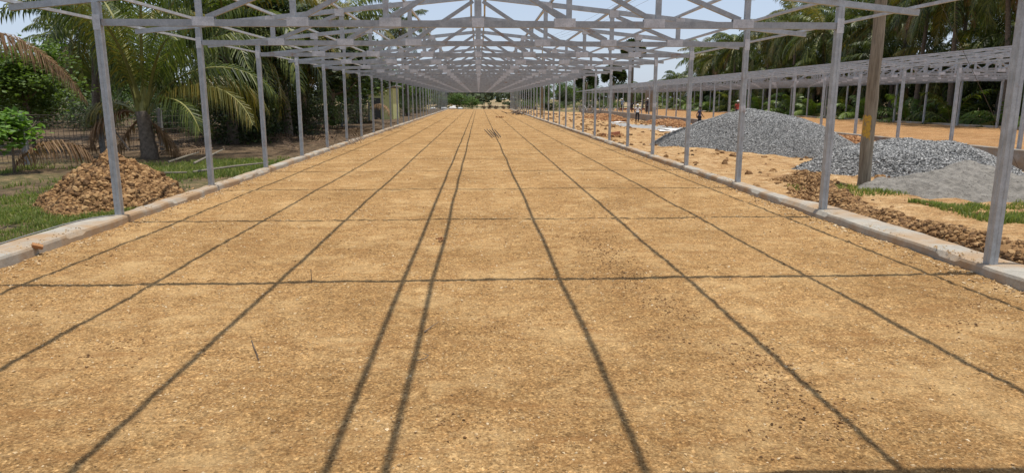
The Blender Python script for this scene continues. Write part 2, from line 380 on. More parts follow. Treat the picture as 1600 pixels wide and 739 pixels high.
# ------------------------------------------------------------------ steel sheds
def box_post(x, y, z0, z1, w_=.085, d_=.095):
    mb = MB(); h = w_ / 2; e = d_ / 2; g_ = .006; s = .010
    # two lipped channels meeting in a shallow seam
    prof = [(-h, -e), (-s, -e), (-s*.4, -e+g_), (s*.4, -e+g_), (s, -e), (h, -e), (h, -s), (h-g_, 0), (h, s), (h, e), (s, e), (0, e-g_), (-s, e), (-h, e), (-h, s), (-h+g_, 0), (-h, -s)]
    n = len(prof); V = [(x+a, y+b, z) for z in (z0, z1) for a, b in prof] + [(x, y, z0), (x, y, z1)]
    F4 = [(i, (i+1) % n, (i+1) % n + n, i + n) for i in range(n)]
    F3 = [(2*n, (i+1) % n, i) for i in range(n)] + [(2*n+1, i+n, (i+1) % n + n) for i in range(n)]
    return mb.add(V, F4, F3)

def make_shed(root, cx, half, ovh, nodes, zc, heel, slope, rows, zbase, purl, post_w, near_rows, band_rows=()):
    zt = lambda x: zc + heel + slope * (half - abs(x))
    ch = .092; tw = .075; yw = .07
    cache = {}
    def part(key, fn, m):
        if key not in cache:
            me = fn().mesh(key[0]); me.materials.append(m); cache[key] = me
        return cache[key]
    def spec():
        """list of (name, mesh, material) in truss-local coordinates"""
        L = []
        L.append(('bottom_chord', part(('bottom_chord', 0), lambda: MB().bar((-half + post_w/2 + .002, 0, zc), (half - post_w/2 - .002, 0, zc), yw, ch), M['steel_old'])))
        for s in (-1, 1):
            def tc(s=s):
                return MB().bar((s * .052, 0, zt(.052)), (s * (half + ovh), 0, zt(half + ovh)), yw, .085)
            L.append(('top_chord', part(('top_chord', s), tc, M['steel'])))
        for i, x in enumerate(nodes):
            for s in ((-1, 1) if x > 0 else (1,)):
                ww = .10 if x == 0 else tw
                L.append(('king_post' if x == 0 else 'vertical_strut', part(('vertical_strut', x * s), lambda x=x, s=s, ww=ww:
                    MB().box((s*x - ww/2, -yw/2 + .006, zc + ch/2 + .001), (s*x + ww/2, yw/2 - .006, (zt(x) + .05) if x == 0 else zt(x) - .047)), M['steel'])))
        for a, b in zip(nodes[:-1], nodes[1:]):
            for s in (-1, 1):
                L.append(('diagonal_strut', part(('diagonal_strut', b * s), lambda a=a, b=b, s=s:
                    MB().bar((s*(b - .10), 0, zc + ch/2 + .03), (s*(a + .09), 0, zt(a) - .085), yw - .018, .065), M['steel_old'])))
        for x in nodes:
            for s in ((-1, 1) if x > 0 else (1,)):
                gx = s * x - (s * .06 if x else 0); gw = .15 if x else .085
                def gp(gx=gx, gw=gw, x=x, s=s):
                    mb = MB()
                    for y in (-1, 1): mb.box((gx - gw, y * (yw/2 + .0025) - .002, zc - ch/2 + .006), (gx + gw, y * (yw/2 + .0025) + .002, zc + ch/2 + .035))
                    return mb
                L.append(('gusset_plate', part(('gusset_plate', s * x), gp, M['plate'])))
                def gt(x=x, s=s):
                    mb = MB(); gx = s * (x + .03) if x else 0
                    for y in (-1, 1): mb.box((gx - .085, y * (yw/2 + .0025) - .002, zt(x) - .10), (gx + .085, y * (yw/2 + .0025) + .002, zt(x) + .03))
                    return mb
                if x > 0: L.append(('gusset_plate', part(('gusset_plate', s * x + 100), gt, M['plate'])))
        return L
    L = spec()
    # one merged, material-split mesh for the far trusses
    merged = None
    for i, y in enumerate(rows):
        if i < near_rows:
            t = bpy.data.objects.new('roof_truss', None); t.location = (cx, y, 0); link(t, root)
            for nm, me in L:
                o = bpy.data.objects.new(nm, me); link(o, t)
        else:
            if merged is None:
                Vs = []; Fs = {3: [], 4: []}; mi = {3: [], 4: []}; n = 0; mats = []
                for nm, me in L:
                    if me.materials[0] not in mats: mats.append(me.materials[0])
                    k = mats.index(me.materials[0])
                    Vs += [tuple(v.co) for v in me.vertices]
                    for p in me.polygons: Fs[4].append([n + q for q in p.vertices]); mi[4].append(k)
                    n += len(me.vertices)
                merged = np_mesh('roof_truss', Vs, np.array(Fs[4]))
                for m_ in mats: merged.materials.append(m_)
                merged.polygons.foreach_set('material_index', mi[4])
            o = bpy.data.objects.new('roof_truss', merged); o.location = (cx, y, 0); link(o, root)
        for s in (-1, 1):
            key = ('post', 0)
            if key not in cache:
                me = box_post(0, 0, zbase - .06, zt(half) - .046, post_w, post_w + .008).mesh('post'); me.materials.append(M['steel']); cache[key] = me
            o = bpy.data.objects.new('post', cache[key]); o.location = (cx + s * half + random.uniform(-.012, .012), y, 0); link(o, root)
            if i < near_rows:
                pb = part(('cap_plate', 0), lambda: MB().box((-post_w/2 - .006, -post_w/2 - .008, zc - .10), (post_w/2 + .006, -post_w/2 - .0045, zc + .10)), M['plate'])
                q = bpy.data.objects.new('cap_plate', pb); link(q, o)
            if s == 1 and i in band_rows:
                pb = part(('pale_band', 0), lambda: box_post(0, 0, 1.50, 1.61, post_w + .006, post_w + .014), M['plate'])
                q = bpy.data.objects.new('pale_band', pb); link(q, o)
    for x in purl:
        for s in (-1, 1):
            V = []; rr = np.random.default_rng(int(abs(x) * 100) + s)
            pts = []
            for y in np.concatenate([[rows[0] - .5], np.sort(np.concatenate([rows, np.array(rows[:-1]) + 1.75])), [rows[-1] + .4]]):
                pts.append((cx + s * x + rr.uniform(-.014, .014), y, zt(x) + .0425 + .026))
            mb = MB(); n = len(pts)
            for (px, py, pz) in pts:
                for a, b in ((-.020, -.022), (.020, -.022), (.020, .022), (-.020, .022)): V.append((px + a, py, pz + b))
            F = [(i*4+k, i*4+(k+1) % 4, (i+1)*4+(k+1) % 4, (i+1)*4+k) for i in range(n-1) for k in range(4)] + [(3, 2, 1, 0), ((n-1)*4, (n-1)*4+1, (n-1)*4+2, (n-1)*4+3)]
            mb.add(V, F); mb.build('purlin', M['purlin'], root)

rows1 = [-.6, 2.93] + [10.1 + 3.5 * i for i in range(-1, 31)]
shed1 = empty('steel_shed', (0, 0, 0), label='long open galvanised steel shed frame spanning overhead along the soil floor', cat='shed frame', group='steel shed frames')
make_shed(shed1, 0, 5.18, 1.15, [0, 1.28, 2.55, 3.83], 2.77, .31, .105, rows1, .12, [.15, 1.38, 2.6, 3.83, 5.1, 6.28], .088, 12, (4, 5, 6, 7))
rows2 = [19.45 + 3.5 * i for i in range(-1, 31)]
shed2 = empty('steel_shed', (24.7, 0, 0), label='second low steel shed frame standing in front of the palm grove on the right', cat='shed frame', group='steel shed frames')
make_shed(shed2, 0, 6.25, 1.15, [0, 1.55, 3.1, 4.65], 2.80, .31, .155, rows2, .09, [.15, 1.6, 3.1, 4.6, 6.1, 7.3], .10, 8)

# ------------------------------------------------------------------ loose stones, clods, mounds
ICO = None
_t = (1 + 5 ** .5) / 2
ICOV = np.array([(-1,_t,0),(1,_t,0),(-1,-_t,0),(1,-_t,0),(0,-1,_t),(0,1,_t),(0,-1,-_t),(0,1,-_t),(_t,0,-1),(_t,0,1),(-_t,0,-1),(-_t,0,1)], float) / math.hypot(1, _t)
ICOF = np.array([(0,11,5),(0,5,1),(0,1,7),(0,7,10),(0,10,11),(1,5,9),(5,11,4),(11,10,2),(10,7,6),(7,1,8),(3,9,4),(3,4,2),(3,2,6),(3,6,8),(3,8,9),(4,9,5),(2,4,11),(6,2,10),(8,6,7),(9,8,1)])
def clod_cloud(P, sizes, seed, flat=.85):
    r = np.random.default_rng(seed); n = len(P)
    V = ICOV[None] * r.uniform(.68, 1.25, (n, 12, 1)) * sizes[:, None, None] * np.stack([r.uniform(.8, 1.3, n), r.uniform(.8, 1.2, n), np.full(n, flat)], -1)[:, None, :]
    a = r.uniform(0, 6.28, n); ca, sa = np.cos(a)[:, None], np.sin(a)[:, None]; x, y = V[..., 0] * ca - V[..., 1] * sa, V[..., 0] * sa + V[..., 1] * ca
    V = np.stack([x, y, V[..., 2]], -1) + np.asarray(P)[:, None, :]
    return V.reshape(-1, 3), (ICOF[None] + 12 * np.arange(n)[:, None, None]).reshape(-1, 3)
def rock_cloud(P, sizes, seed, flat=.75):
    """many small angular rocks (deformed octahedra) centred on P"""
    r = np.random.default_rng(seed); n = len(P)
    base = np.array([(1,0,0),(-1,0,0),(0,1,0),(0,-1,0),(0,0,1),(0,0,-1)], float)
    V = base[None] * r.uniform(.55, 1.25, (n, 6, 1)) + r.uniform(-.25, .25, (n, 6, 3))
    V *= (sizes[:, None, None]) * np.stack([r.uniform(.7, 1.3, n), r.uniform(.7, 1.3, n), np.full(n, flat)], -1)[:, None, :]
    a = r.uniform(0, 6.28, n); b = r.uniform(-.7, .7, n)
    ca, sa, cb, sb = np.cos(a), np.sin(a), np.cos(b), np.sin(b)
    x, y, z = V[..., 0], V[..., 1], V[..., 2]
    y, z = y * cb[:, None] - z * sb[:, None], y * sb[:, None] + z * cb[:, None]
    x, y = x * ca[:, None] - y * sa[:, None], x * sa[:, None] + y * ca[:, None]
    V = np.stack([x, y, z], -1) + np.asarray(P)[:, None, :]
    f = np.array([(0,2,4),(2,1,4),(1,3,4),(3,0,4),(2,0,5),(1,2,5),(3,1,5),(0,3,5)])
    F = (f[None] + 6 * np.arange(n)[:, None, None]).reshape(-1, 3)
    return V.reshape(-1, 3), F
under = {'crushed_granite': plain('gravel_fines', (.17, .168, .16), .95, .5, 60, 0, .9, .02), 'grey_sand': M['sand'], 'soil_clods': plain('crumbled_soil', (.24, .14, .06), .95, .5, 30, 0, 1, .03), 'red_soil_clods': plain('crumbled_red_soil', (.26, .13, .055), .95, .5, 20, 0, 1, .04)}
def mound(name, cx, cy, rx, ry, h, seed, m, base, profile=1.0, top=0.0, nst=0, ssz=(.02, .04), lump=.06, lf=1.6, res=90, flat=.75, clods=False, **tg):
    def hz(X, Y):
        dx = (X - cx) / rx; dy = (Y - cy) / ry
        ang = np.arctan2(dy, dx); rr = np.hypot(dx, dy) / (1 + .22 * (noise(ang * 1.3 + 9, ang * 0, seed) - .5) + .10 * (noise(ang * 4 + 9, ang * 0, seed + 1) - .5))
        t = np.clip(1 - rr, 0, 1)
        hh = np.clip((t / (1 - top)), 0, 1); hh = 1 - (1 - hh) ** (1 + profile)
        return np.where(rr < 1, 1, 0), h * hh * (1 + .25 * fbm(X * .8, Y * .8, 2, seed + 5)) + lump * fbm(X * lf, Y * lf, 4, seed + 2) * np.clip(t * 6, 0, 1)
    xs = np.linspace(cx - rx * 1.15, cx + rx * 1.15, res); ys = np.linspace(cy - ry * 1.15, cy + ry * 1.15, res)
    def zf(X, Y):
        ins, z = hz(X, Y); return np.where(ins > 0, base + z, base - .12)
    me = grid_mesh(name, xs, ys, zf)
    V = np.empty(len(me.vertices) * 3, np.float32); me.vertices.foreach_get('co', V); V = V.reshape(-1, 3)
    nx = res; i = (np.arange(nx - 1)[None] + nx * np.arange(nx - 1)[:, None]).ravel()
    F = np.stack([i, i+1, i+nx+1, i+nx], -1)
    keep = (V[F][:, :, 2] > base - .11).any(1); F = F[keep]
    if nst:
        r = np.random.default_rng(seed + 77); X = r.uniform(cx - rx * 1.2, cx + rx * 1.2, nst * 3); Y = r.uniform(cy - ry * 1.2, cy + ry * 1.2, nst * 3)
        ins, z = hz(X, Y)
        # a few strays roll a little past the foot
        ok = (ins > 0) | (r.random(nst * 3) < .012)
        X, Y, z = X[ok][:nst], Y[ok][:nst], z[ok][:nst]
        sz = ssz[0] + (ssz[1] - ssz[0]) * r.random(len(X)) ** 1.7 * np.where(r.random(len(X)) < .08, 1.6, 1)
        V2, F2 = (clod_cloud if clods else rock_cloud)(np.stack([X, Y, base + z + sz * .2], -1), sz, seed + 3, flat)
        me = np_mesh(name, np.concatenate([V, V2]), [F, F2 + len(V)]); me.materials.append(m); me.materials.append(under[m.name])
        ix = np.zeros(len(me.polygons), np.int32); ix[:len(F)] = 1; me.polygons.foreach_set('material_index', ix)
    else: me = np_mesh(name, V, F, True)
    o = ob(name, me, m); tag(o, **tg); return o
M['gravel_base'] = M['gravel']
mound('gravel_pile', 11.25, 28.4, 4.3, 3.6, 1.53, 101, M['gravel'], -.36, .62, .16, 85000, (.014, .033), .16, 1.0,
      label='large smooth dome of fine grey crushed stone in front of the second shed', cat='gravel pile', group='grey stone piles')
mound('gravel_pile', 12.15, 18.9, 3.25, 2.4, .90, 111, M['gravel'], -.30, .9, .12, 42000, (.017, .042), .24, 1.3,
      label='lower pile of coarse grey aggregate behind the wooden pole', cat='gravel pile', group='grey stone piles')
M['sand_st'] = M['sand']
mound('sand_pile', 10.2, 13.9, 2.65, 1.9, .66, 121, M['sand'], -.26, .35, .0, 2500, (.004, .014), .34, 1.9, res=220,
      label='smooth low heap of pale grey sand at the right edge', cat='sand pile')
mound('soil_pile', -6.55, 12.6, 1.12, 1.6, .84, 131, M['clod'], -.08, .18, .0, 24000, (.006, .046), .50, 2.3, flat=.9, clods=True,
      label='heap of crumbly brown clods on the grass by the left kerb', cat='soil pile')
mound('soil_pile', 16.7, 60.5, 1.2, 6.5, .42, 151, M['clod_red'], -.52, .6, .05, 5000, (.03, .12), .25, 1.0, clods=True, label='low brown spoil heap against the plinth wall beside the standing worker', cat='soil pile')
mound('soil_pile', 16.4, 45.5, 1.4, 5.0, .45, 161, M['clod_red'], -.50, .6, .05, 5000, (.03, .10), .25, 1.0, clods=True, label='orange brown spoil along the wall foot just left of the gravel dome', cat='soil pile')
mound('soil_pile', 13.4, 76.0, 2.4, 5.5, .50, 171, M['clod_red'], -.46, .6, .05, 4000, (.04, .14), .3, .8, clods=True, label='broad rough spoil heap beyond the spilled cement', cat='soil pile')
mound('soil_pile', 16.0, 30.0, 2.4, 2.2, .55, 141, M['clod_red'], -.50, .8, .05, 7000, (.03, .08), .2, 1.4, clods=True,
      label='dark red brown spoil dumped between the two grey stone piles', cat='soil pile')

# scattered crumbs on the floor
def scatter(name, n, x0, x1, y0, y1, s0, s1, zf, m, seed, dens=None, **tg):
    r = np.random.default_rng(seed); X = r.uniform(x0, x1, n); Y = y0 + (y1 - y0) * r.random(n)
    if dens is not None: k = r.random(n) < dens(X, Y); X, Y = X[k], Y[k]
    s = s0 + (s1 - s0) * r.random(len(X)) ** 3
    V, F = rock_cloud(np.stack([X, Y, zf(X, Y) + s * .15], -1), s, seed + 1, .6)
    o = ob(name, np_mesh(name, V, F), m); tag(o, **tg); return o
mbV = []; mbF = []; nn = 0
for (n, y0, y1, s0, s1, sd_) in ((30000, 2.4, 6, .0035, .013, 1), (26000, 6, 12, .005, .018, 2), (12000, 12, 26, .007, .026, 3), (5000, 26, 60, .012, .035, 4)):
    r = np.random.default_rng(200 + sd_); X = r.uniform(-4.98, 4.98, n); Y = r.uniform(y0, y1, n)
    k = r.random(n) < .25 + 1.5 * np.clip(fbm(X * .9, Y * .9, 4, 61) + .18, 0, 1); X, Y = X[k], Y[k]
    s = s0 + (s1 - s0) * r.random(len(X)) ** 4
    V, F = rock_cloud(np.stack([X, Y, pad_z(X, Y) + s * .1], -1), s, 300 + sd_, .6)
    mbV.append(V); mbF.append(F + nn); nn += len(V)
for sx in (-1, 1):   # soil kicked up onto the kerb tops
    r = np.random.default_rng(430 + sx); n = 3500; Y = 3 + 40 * r.random(n) ** 1.5; X = sx * (5.08 + np.abs(r.normal(0, .12, n))); k = (np.abs(X) < 5.46) & (noise(Y * 1.3, Y * 0, 437 + sx) > .45); X, Y = X[k], Y[k]
    k = (np.abs(X) < 5.22) | (Y < 9.5); X, Y = X[k], Y[k]; s = .003 + .014 * r.random(len(X)) ** 3
    V, F = rock_cloud(np.stack([X, Y, .112 + s * .1], -1), s, 432 + sx, .6); mbV.append(V); mbF.append(F + nn); nn += len(V)
r = np.random.default_rng(444)   # a disturbed trail of darker crumbs right of centre, and small clusters
n = 2600; Y = r.uniform(3.2, 9.5, n); X = 1.6 + .12 * (6 - Y) + .12 * np.sin(Y * 1.7) + r.normal(0, .15, n)
k = noise(X * 2.5, Y * 1.6, 63) > .42; X, Y = X[k], Y[k]
cxs = r.uniform(-4.6, 4.6, 26); cys = 3 + 12 * r.random(26) ** 1.3
X = np.concatenate([X] + [c + r.normal(0, .10, 45) for c in cxs]); Y = np.concatenate([Y] + [c + r.normal(0, .10, 45) for c in cys])
s = .003 + .0095 * r.random(len(X)) ** 2.2; V, F = clod_cloud(np.stack([X, Y, pad_z(X, Y) + s * .15], -1), s, 445, .7)
trail = ob('loose_clods', np_mesh('loose_clods', V, F), M['clod']); tag(trail, 'dark broken clods trailing over the right half of the floor', 'clods', kind='stuff')
# crumbs gathered along both kerbs
for sx in (-1, 1):
    r = np.random.default_rng(400 + sx); n = 7000; Y = 3 + 60 * r.random(n) ** 1.6; X = sx * (5.03 - np.abs(r.normal(0, .16, n)))
    s = .004 + .022 * r.random(n) ** 3
    V, F = rock_cloud(np.stack([X, Y, pad_z(X, Y) + s * .2], -1), s, 402 + sx, .7); mbV.append(V); mbF.append(F + nn); nn += len(V)
o = ob('loose_crumbs', np_mesh('loose_crumbs', np.concatenate(mbV), np.concatenate(mbF)), M['pebble'])
tag(o, 'small stones and soil crumbs strewn over the floor', 'crumbs', kind='stuff')

def berm_path(y): return 6.15 + 1.35 * sm(11, 15.5, y) - .1 * np.sin(y)
r = np.random.default_rng(500); n = 14000; Y = r.uniform(4.5, 16.5, n); off = r.normal(0, .24, n); X = berm_path(Y) + off
k = X > 5.56; X, Y, off = X[k], Y[k], off[k]
hb = lambda X, Y: ground_z(X, Y) + (.20 * np.exp(-((X - berm_path(Y)) / .27) ** 2)) * (.5 + 1.1 * noise(Y * 1.8, Y * 0, 71)) * sm(4, 5.5, Y) * (1 - sm(15.5, 17, Y))
s = .006 + .042 * r.random(len(X)) ** 3.2
V, F = clod_cloud(np.stack([X, Y, hb(X, Y) + s * .1], -1), s, 501, .85)
xs_ = np.linspace(5.58, 8.6, 60); ys_ = np.linspace(4.2, 17, 240)
gm = grid_mesh('tmp', xs_, ys_, lambda X, Y: hb(X, Y) + .004 - .03 * (1 - np.exp(-((X - berm_path(Y)) / .35) ** 2)) + .04 * fbm(X * 6, Y * 6, 3, 77))
Vg = np.empty(len(gm.vertices) * 3, np.float32); gm.vertices.foreach_get('co', Vg); Vg = Vg.reshape(-1, 3)
i = (np.arange(59)[None] + 60 * np.arange(239)[:, None]).ravel(); Fg = np.stack([i, i+1, i+61, i+60], -1)
o = ob('soil_berm', np_mesh('soil_berm', np.concatenate([Vg, V]), [Fg, F + len(Vg)]), M['clod']); tag(o, 'ragged ridge of dug soil clods along the outside of the right kerb', 'soil ridge')

# rough clods between the sheds
r = np.random.default_rng(510); n = 16000; X = r.uniform(5.6, 17.6, n); Y = 8 + 95 * r.random(n) ** 1.3
k = r.random(n) < np.clip(fbm(X * .5, Y * .35, 4, 81) * 4 - .1, .03, 1) * np.where(X < 6.6, 1, .8); X, Y = X[k], Y[k]
s = .012 + .075 * r.random(len(X)) ** 3 * (1 + Y / 50)
V, F = clod_cloud(np.stack([X, Y, ground_z(X, Y) + s * .1], -1), s, 511, .8)
o = ob('scattered_clods', np_mesh('scattered_clods', V, F), M['clod']); tag(o, 'clods of dug soil strewn between the two sheds', 'clods', kind='stuff')

# ------------------------------------------------------------------ grass
def grass(name, regions, seed, m, label):
    r = np.random.default_rng(seed); Vs = []; n0 = 0; Fs = []
    for (n, x0, x1, y0, y1, h0, h1, thr) in regions:
        X = r.uniform(x0, x1, n); Y = r.uniform(y0, y1, n); k = fbm(X * .55, Y * .55, 4, 91) + .10 * r.random(n) > thr
        X, Y = X[k], Y[k]; n = len(X); h = r.uniform(h0, h1, n) * (1 + .6 * fbm(X * .8, Y * .8, 3, 95)); a = r.uniform(0, 6.28, n); wd = .003 + .003 * r.random(n) + .0004 * Y
        ln = r.uniform(.1, .8, n) * h; b = r.uniform(0, 6.28, n); z = ground_z(X, Y)
        dx, dy = np.cos(a) * wd, np.sin(a) * wd; lx, ly = np.cos(b) * ln, np.sin(b) * ln
        V = np.stack([np.stack([X - dx, Y - dy, z - .01], -1), np.stack([X + dx, Y + dy, z - .01], -1),
                      np.stack([X + lx * .4 + dx * .7, Y + ly * .4 + dy * .7, z + h * .6], -1), np.stack([X + lx * .4 - dx * .7, Y + ly * .4 - dy * .7, z + h * .6], -1),
                      np.stack([X + lx, Y + ly, z + h], -1)], 1).reshape(-1, 3)
        q = 5 * np.arange(n)[:, None] + n0; Vs.append(V); n0 += len(V)
        Fs.append((q + np.array([[0, 1, 2, 3]]), q + np.array([[3, 2, 4]])))
    me = np_mesh(name, np.concatenate(Vs), [np.concatenate([a for a, b in Fs]), np.concatenate([b for a, b in Fs])])
    o = ob(name, me, m); return tag(o, label, 'grass', kind='stuff')
grass('grass', [(80000, -14, -5.7, 5, 15, .02, .085, .07), (18000, -12, -5.6, 14, 22, .03, .13, .045), (7000, -8.2, -5.4, 16.5, 21.0, .05, .16, -.03),
                (18000, -8.6, -5.75, 6, 12, .03, .07, -.04)], 600, M['grass'], 'patchy green grass between the left kerb and the wire fence')
grass('grass', [(26000, 7.7, 12, 10.1, 12.0, .02, .10, -.05), (1200, 6.6, 8.5, 13, 14.5, .05, .1, .02)], 610, M['grass'], 'strip of green grass between the sand heap and the soil ridge')

# ------------------------------------------------------------------ vegetation
def frond_arrays(L, e0, bend, pairs, leaf, wid, rs, droop=.5, az=0, twist=0., base_r=.03, start=.16, roll=0.):
    """coconut frond starting at the origin; returns quads verts/faces for rachis and leaflets"""
    ns = 14; s = np.linspace(0, 1, ns); el = e0 - bend * s ** 1.25
    dx = np.cos(el); dz = np.sin(el); st = L / (ns - 1)
    x = np.concatenate([[0], np.cumsum((dx[:-1] + dx[1:]) / 2 * st)]); z = np.concatenate([[0], np.cumsum((dz[:-1] + dz[1:]) / 2 * st)])
    y = twist * s ** 2 * L * .15
    P = np.stack([x, y, z], -1)
    T = np.gradient(P, axis=0); T /= np.linalg.norm(T, axis=1)[:, None]
    side = np.cross(T, np.array([0, 0, 1.0])); side /= np.linalg.norm(side, axis=1)[:, None] + 1e-6
    side = side * math.cos(roll) + np.cross(side, T) * math.sin(roll)
    upv = np.cross(side, T)
    rad = base_r * (1 - .85 * s)
    V = []; F = []
    for k, (a, b) in enumerate(((-1, .3), (1, .3), (0, -1))): pass
    ring = np.stack([P - side * rad[:, None] * 1.3 + upv * rad[:, None] * .4, P + side * rad[:, None] * 1.3 + upv * rad[:, None] * .4, P - upv * rad[:, None]], 1).reshape(-1, 3)
    rf = [(i*3+k, i*3+(k+1) % 3, (i+1)*3+(k+1) % 3, (i+1)*3+k) for i in range(ns-1) for k in range(3)]
    t = np.linspace(start, .995, pairs); t = np.repeat(t, 2) + rs.uniform(-.4, .4, pairs*2) / pairs * .8; t = np.clip(t, .02, 1)
    sg = np.tile([1, -1], pairs)
    Pi = np.stack([np.interp(t, s, P[:, i]) for i in range(3)], -1); Ti = np.stack([np.interp(t, s, T[:, i]) for i in range(3)], -1)
    Si = np.stack([np.interp(t, s, side[:, i]) for i in range(3)], -1) * sg[:, None]; Ui = np.stack([np.interp(t, s, upv[:, i]) for i in range(3)], -1)
    ll = leaf * np.clip(np.sin(np.pi * np.clip((t - start) / (1 - start) * .86 + .12, 0, 1)) ** .6, .12, 1) * rs.uniform(.8, 1.12, len(t))
    fwd = .35 + .75 * t[:, None]
    D1 = Si + Ti * fwd + Ui * rs.uniform(-.02, .35, (len(t), 1)); D1 /= np.linalg.norm(D1, axis=1)[:, None]
    dr = droop * rs.uniform(.6, 1.4, (len(t), 1)); G = np.array([[0, 0, -1.0]])
    D2 = D1 + G * dr; D2 /= np.linalg.norm(D2, axis=1)[:, None]
    D3 = D1 * .7 + G * dr * 2.4; D3 /= np.linalg.norm(D3, axis=1)[:, None]
    a = Pi; b = a + D1 * ll[:, None] * .3; c = b + D2 * ll[:, None] * .4; d = c + D3 * ll[:, None] * .3
    W = Ti * wid / 2
    LV = np.stack([a - W*.6, a + W*.6, b - W, b + W, c - W*.8, c + W*.8, d], 1).reshape(-1, 3)
    q = 7 * np.arange(len(t))[:, None]
    LF4 = np.concatenate([q + [[0, 1, 3, 2]], q + [[2, 3, 5, 4]]]); LF3 = q + [[4, 5, 6]]
    ca, sa = math.cos(az), math.sin(az); Rz = np.array([[ca, sa, 0], [-sa, ca, 0], [0, 0, 1]])
    return ring @ Rz, np.array(rf), LV @ Rz, LF4, LF3
def crown_mesh(name, seed, nf, L, pairs, leaf, wid, e_hi=80, e_lo=-35, droop=.55, mats=None, dead=0, lift=1.0):
    rs = np.random.default_rng(seed); V = []; F4 = []; F3 = []; n = 0; m4 = []; m3 = []
    for i in range(nf):
        t = i / (nf - 1); e0 = R(e_hi + (e_lo - e_hi) * t ** .9) + rs.uniform(-.12, .12)
        isdead = i >= nf - dead; az = i * 2.39996 + rs.uniform(-.3, .3)
        bend = rs.uniform(.75, 1.25) * (1.1 + .6 * (1 - t)) * (1 if not isdead else .5)
        Lf = L * rs.uniform(.85, 1.08) * (.75 if isdead else 1)
        rv, rf, lv, l4, l3 = frond_arrays(Lf, e0, bend, pairs, leaf, wid, rs, droop * (2.2 if isdead else 1) * rs.uniform(.7, 1.3), az, rs.uniform(-1, 1), .035, roll=rs.uniform(-.4, .4))
        mi = 2 if isdead else (1 if rs.random() < .10 + .12 * t else 0)
        V += [rv, lv]; F4 += [rf + n, l4 + n + len(rv)]; F3 += [l3 + n + len(rv)]
        m4 += [np.full(len(rf), 3), np.full(len(l4), mi)]; m3 += [np.full(len(l3), mi)]; n += len(rv) + len(lv)
    F4c = np.concatenate(F4); F3c = np.concatenate(F3)
    me = np_mesh(name, np.concatenate(V), [F4c, F3c])
    for m_ in (mats or (M['palm_leaf'], M['palm_yellow'], M['palm_dead'], M['petiole'])): me.materials.append(m_)
    idx = np.concatenate(m4 + m3).astype(np.int32)
    if len(idx) == len(me.polygons): me.polygons.foreach_set('material_index', idx)
    return me
def palm_trunk(h, r0, r1, lean, seed, name='trunk'):
    rs = np.random.default_rng(seed); n = max(8, int(h * 5)); pts = []; rad = []
    for i in range(n + 1):
        t = i / n; pts.append((lean[0] * t ** 1.6, lean[1] * t ** 1.6, h * t - .15 * (i == 0)))
        rad.append((r1 + (r0 - r1) * (1 - t) ** 2.2) * (1 + .06 * (-1) ** i))
    me = MB().tube(pts, rad, 10).mesh(name, True); me.materials.append(M['palm_bark']); return me
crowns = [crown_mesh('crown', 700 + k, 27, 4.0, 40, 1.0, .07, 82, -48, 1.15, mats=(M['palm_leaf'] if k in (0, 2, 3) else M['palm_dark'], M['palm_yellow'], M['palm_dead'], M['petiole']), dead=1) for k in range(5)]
trunks = {}
def palm(x, y, h, label, group=None, seed=0, sc=1.0, lean=None, cr=None, r0=.24, r1=.13):
    rs = np.random.default_rng(seed + 31); lean = lean or (rs.uniform(-.09, .09) * h, rs.uniform(-.07, .07) * h)
    z = float(ground_z(x, y)); o = empty('coconut_palm', (x, y, z), label=label, cat='palm tree', group=group)
    ob('trunk', palm_trunk(h, r0, r1, lean, seed), None, o)
    c = ob('crown', cr or crowns[seed % 5], None, o, (lean[0], lean[1], h)); c.rotation_euler = (rs.uniform(-.1, .1), rs.uniform(-.1, .1), rs.uniform(0, 6.28)); c.scale = (sc,) * 3
    return o
# grove behind the second shed, front row first (near to far)
ords = ['first', 'second', 'third', 'fourth', 'fifth', 'sixth', 'seventh', 'eighth', 'ninth', 'tenth', 'eleventh', 'twelfth', 'thirteenth', 'fourteenth', 'fifteenth', 'sixteenth', 'seventeenth', 'eighteenth', 'nineteenth', 'twentieth', 'twenty-first', 'twenty-second']
gy = [33.5, 38.5, 43, 48, 52.5, 58, 63, 69, 75.5, 83, 91, 100, 110]
for i, y in enumerate(gy):
    rs = np.random.default_rng(900 + i)
    palm(33.6 + rs.uniform(-.8, 1.6), y, rs.uniform(8.2, 10.8) if i < 10 else rs.uniform(7.4, 9), 'coconut palm in the front row of the right grove, %s counted from the right' % ords[i],
         'coconut palms in the grove behind the second shed', 20 + i, rs.uniform(1.1, 1.3))
k = 0
for (x0, yy) in ((39.5, np.arange(37, 120, 6.3)), (46, np.arange(42, 112, 8))):
    for ii, y in enumerate(yy):
        rs = np.random.default_rng(950 + k); palm(x0 + rs.uniform(-1.5, 1.5), y + rs.uniform(-1.5, 1.5), rs.uniform(9, 12) if y < 95 else rs.uniform(7.5, 9.5),
             'coconut palm in the %s row of the right grove, %s from the right' % ('middle' if x0 < 40 else 'back', ords[ii]), 'coconut palms deep in the right grove', 50 + k, rs.uniform(1.1, 1.35)); k += 1
for i in range(15):
    rs = np.random.default_rng(980 + i)
    palm(35.6 + rs.uniform(-1, 1.6), 36 + i * 5.6 + rs.uniform(-1, 1), rs.uniform(3.2, 6.2), 'shorter coconut palm under the tall ones of the right grove, %s from the right' % ords[i], 'shorter palms in the right grove', 300 + i, rs.uniform(1.05, 1.25))
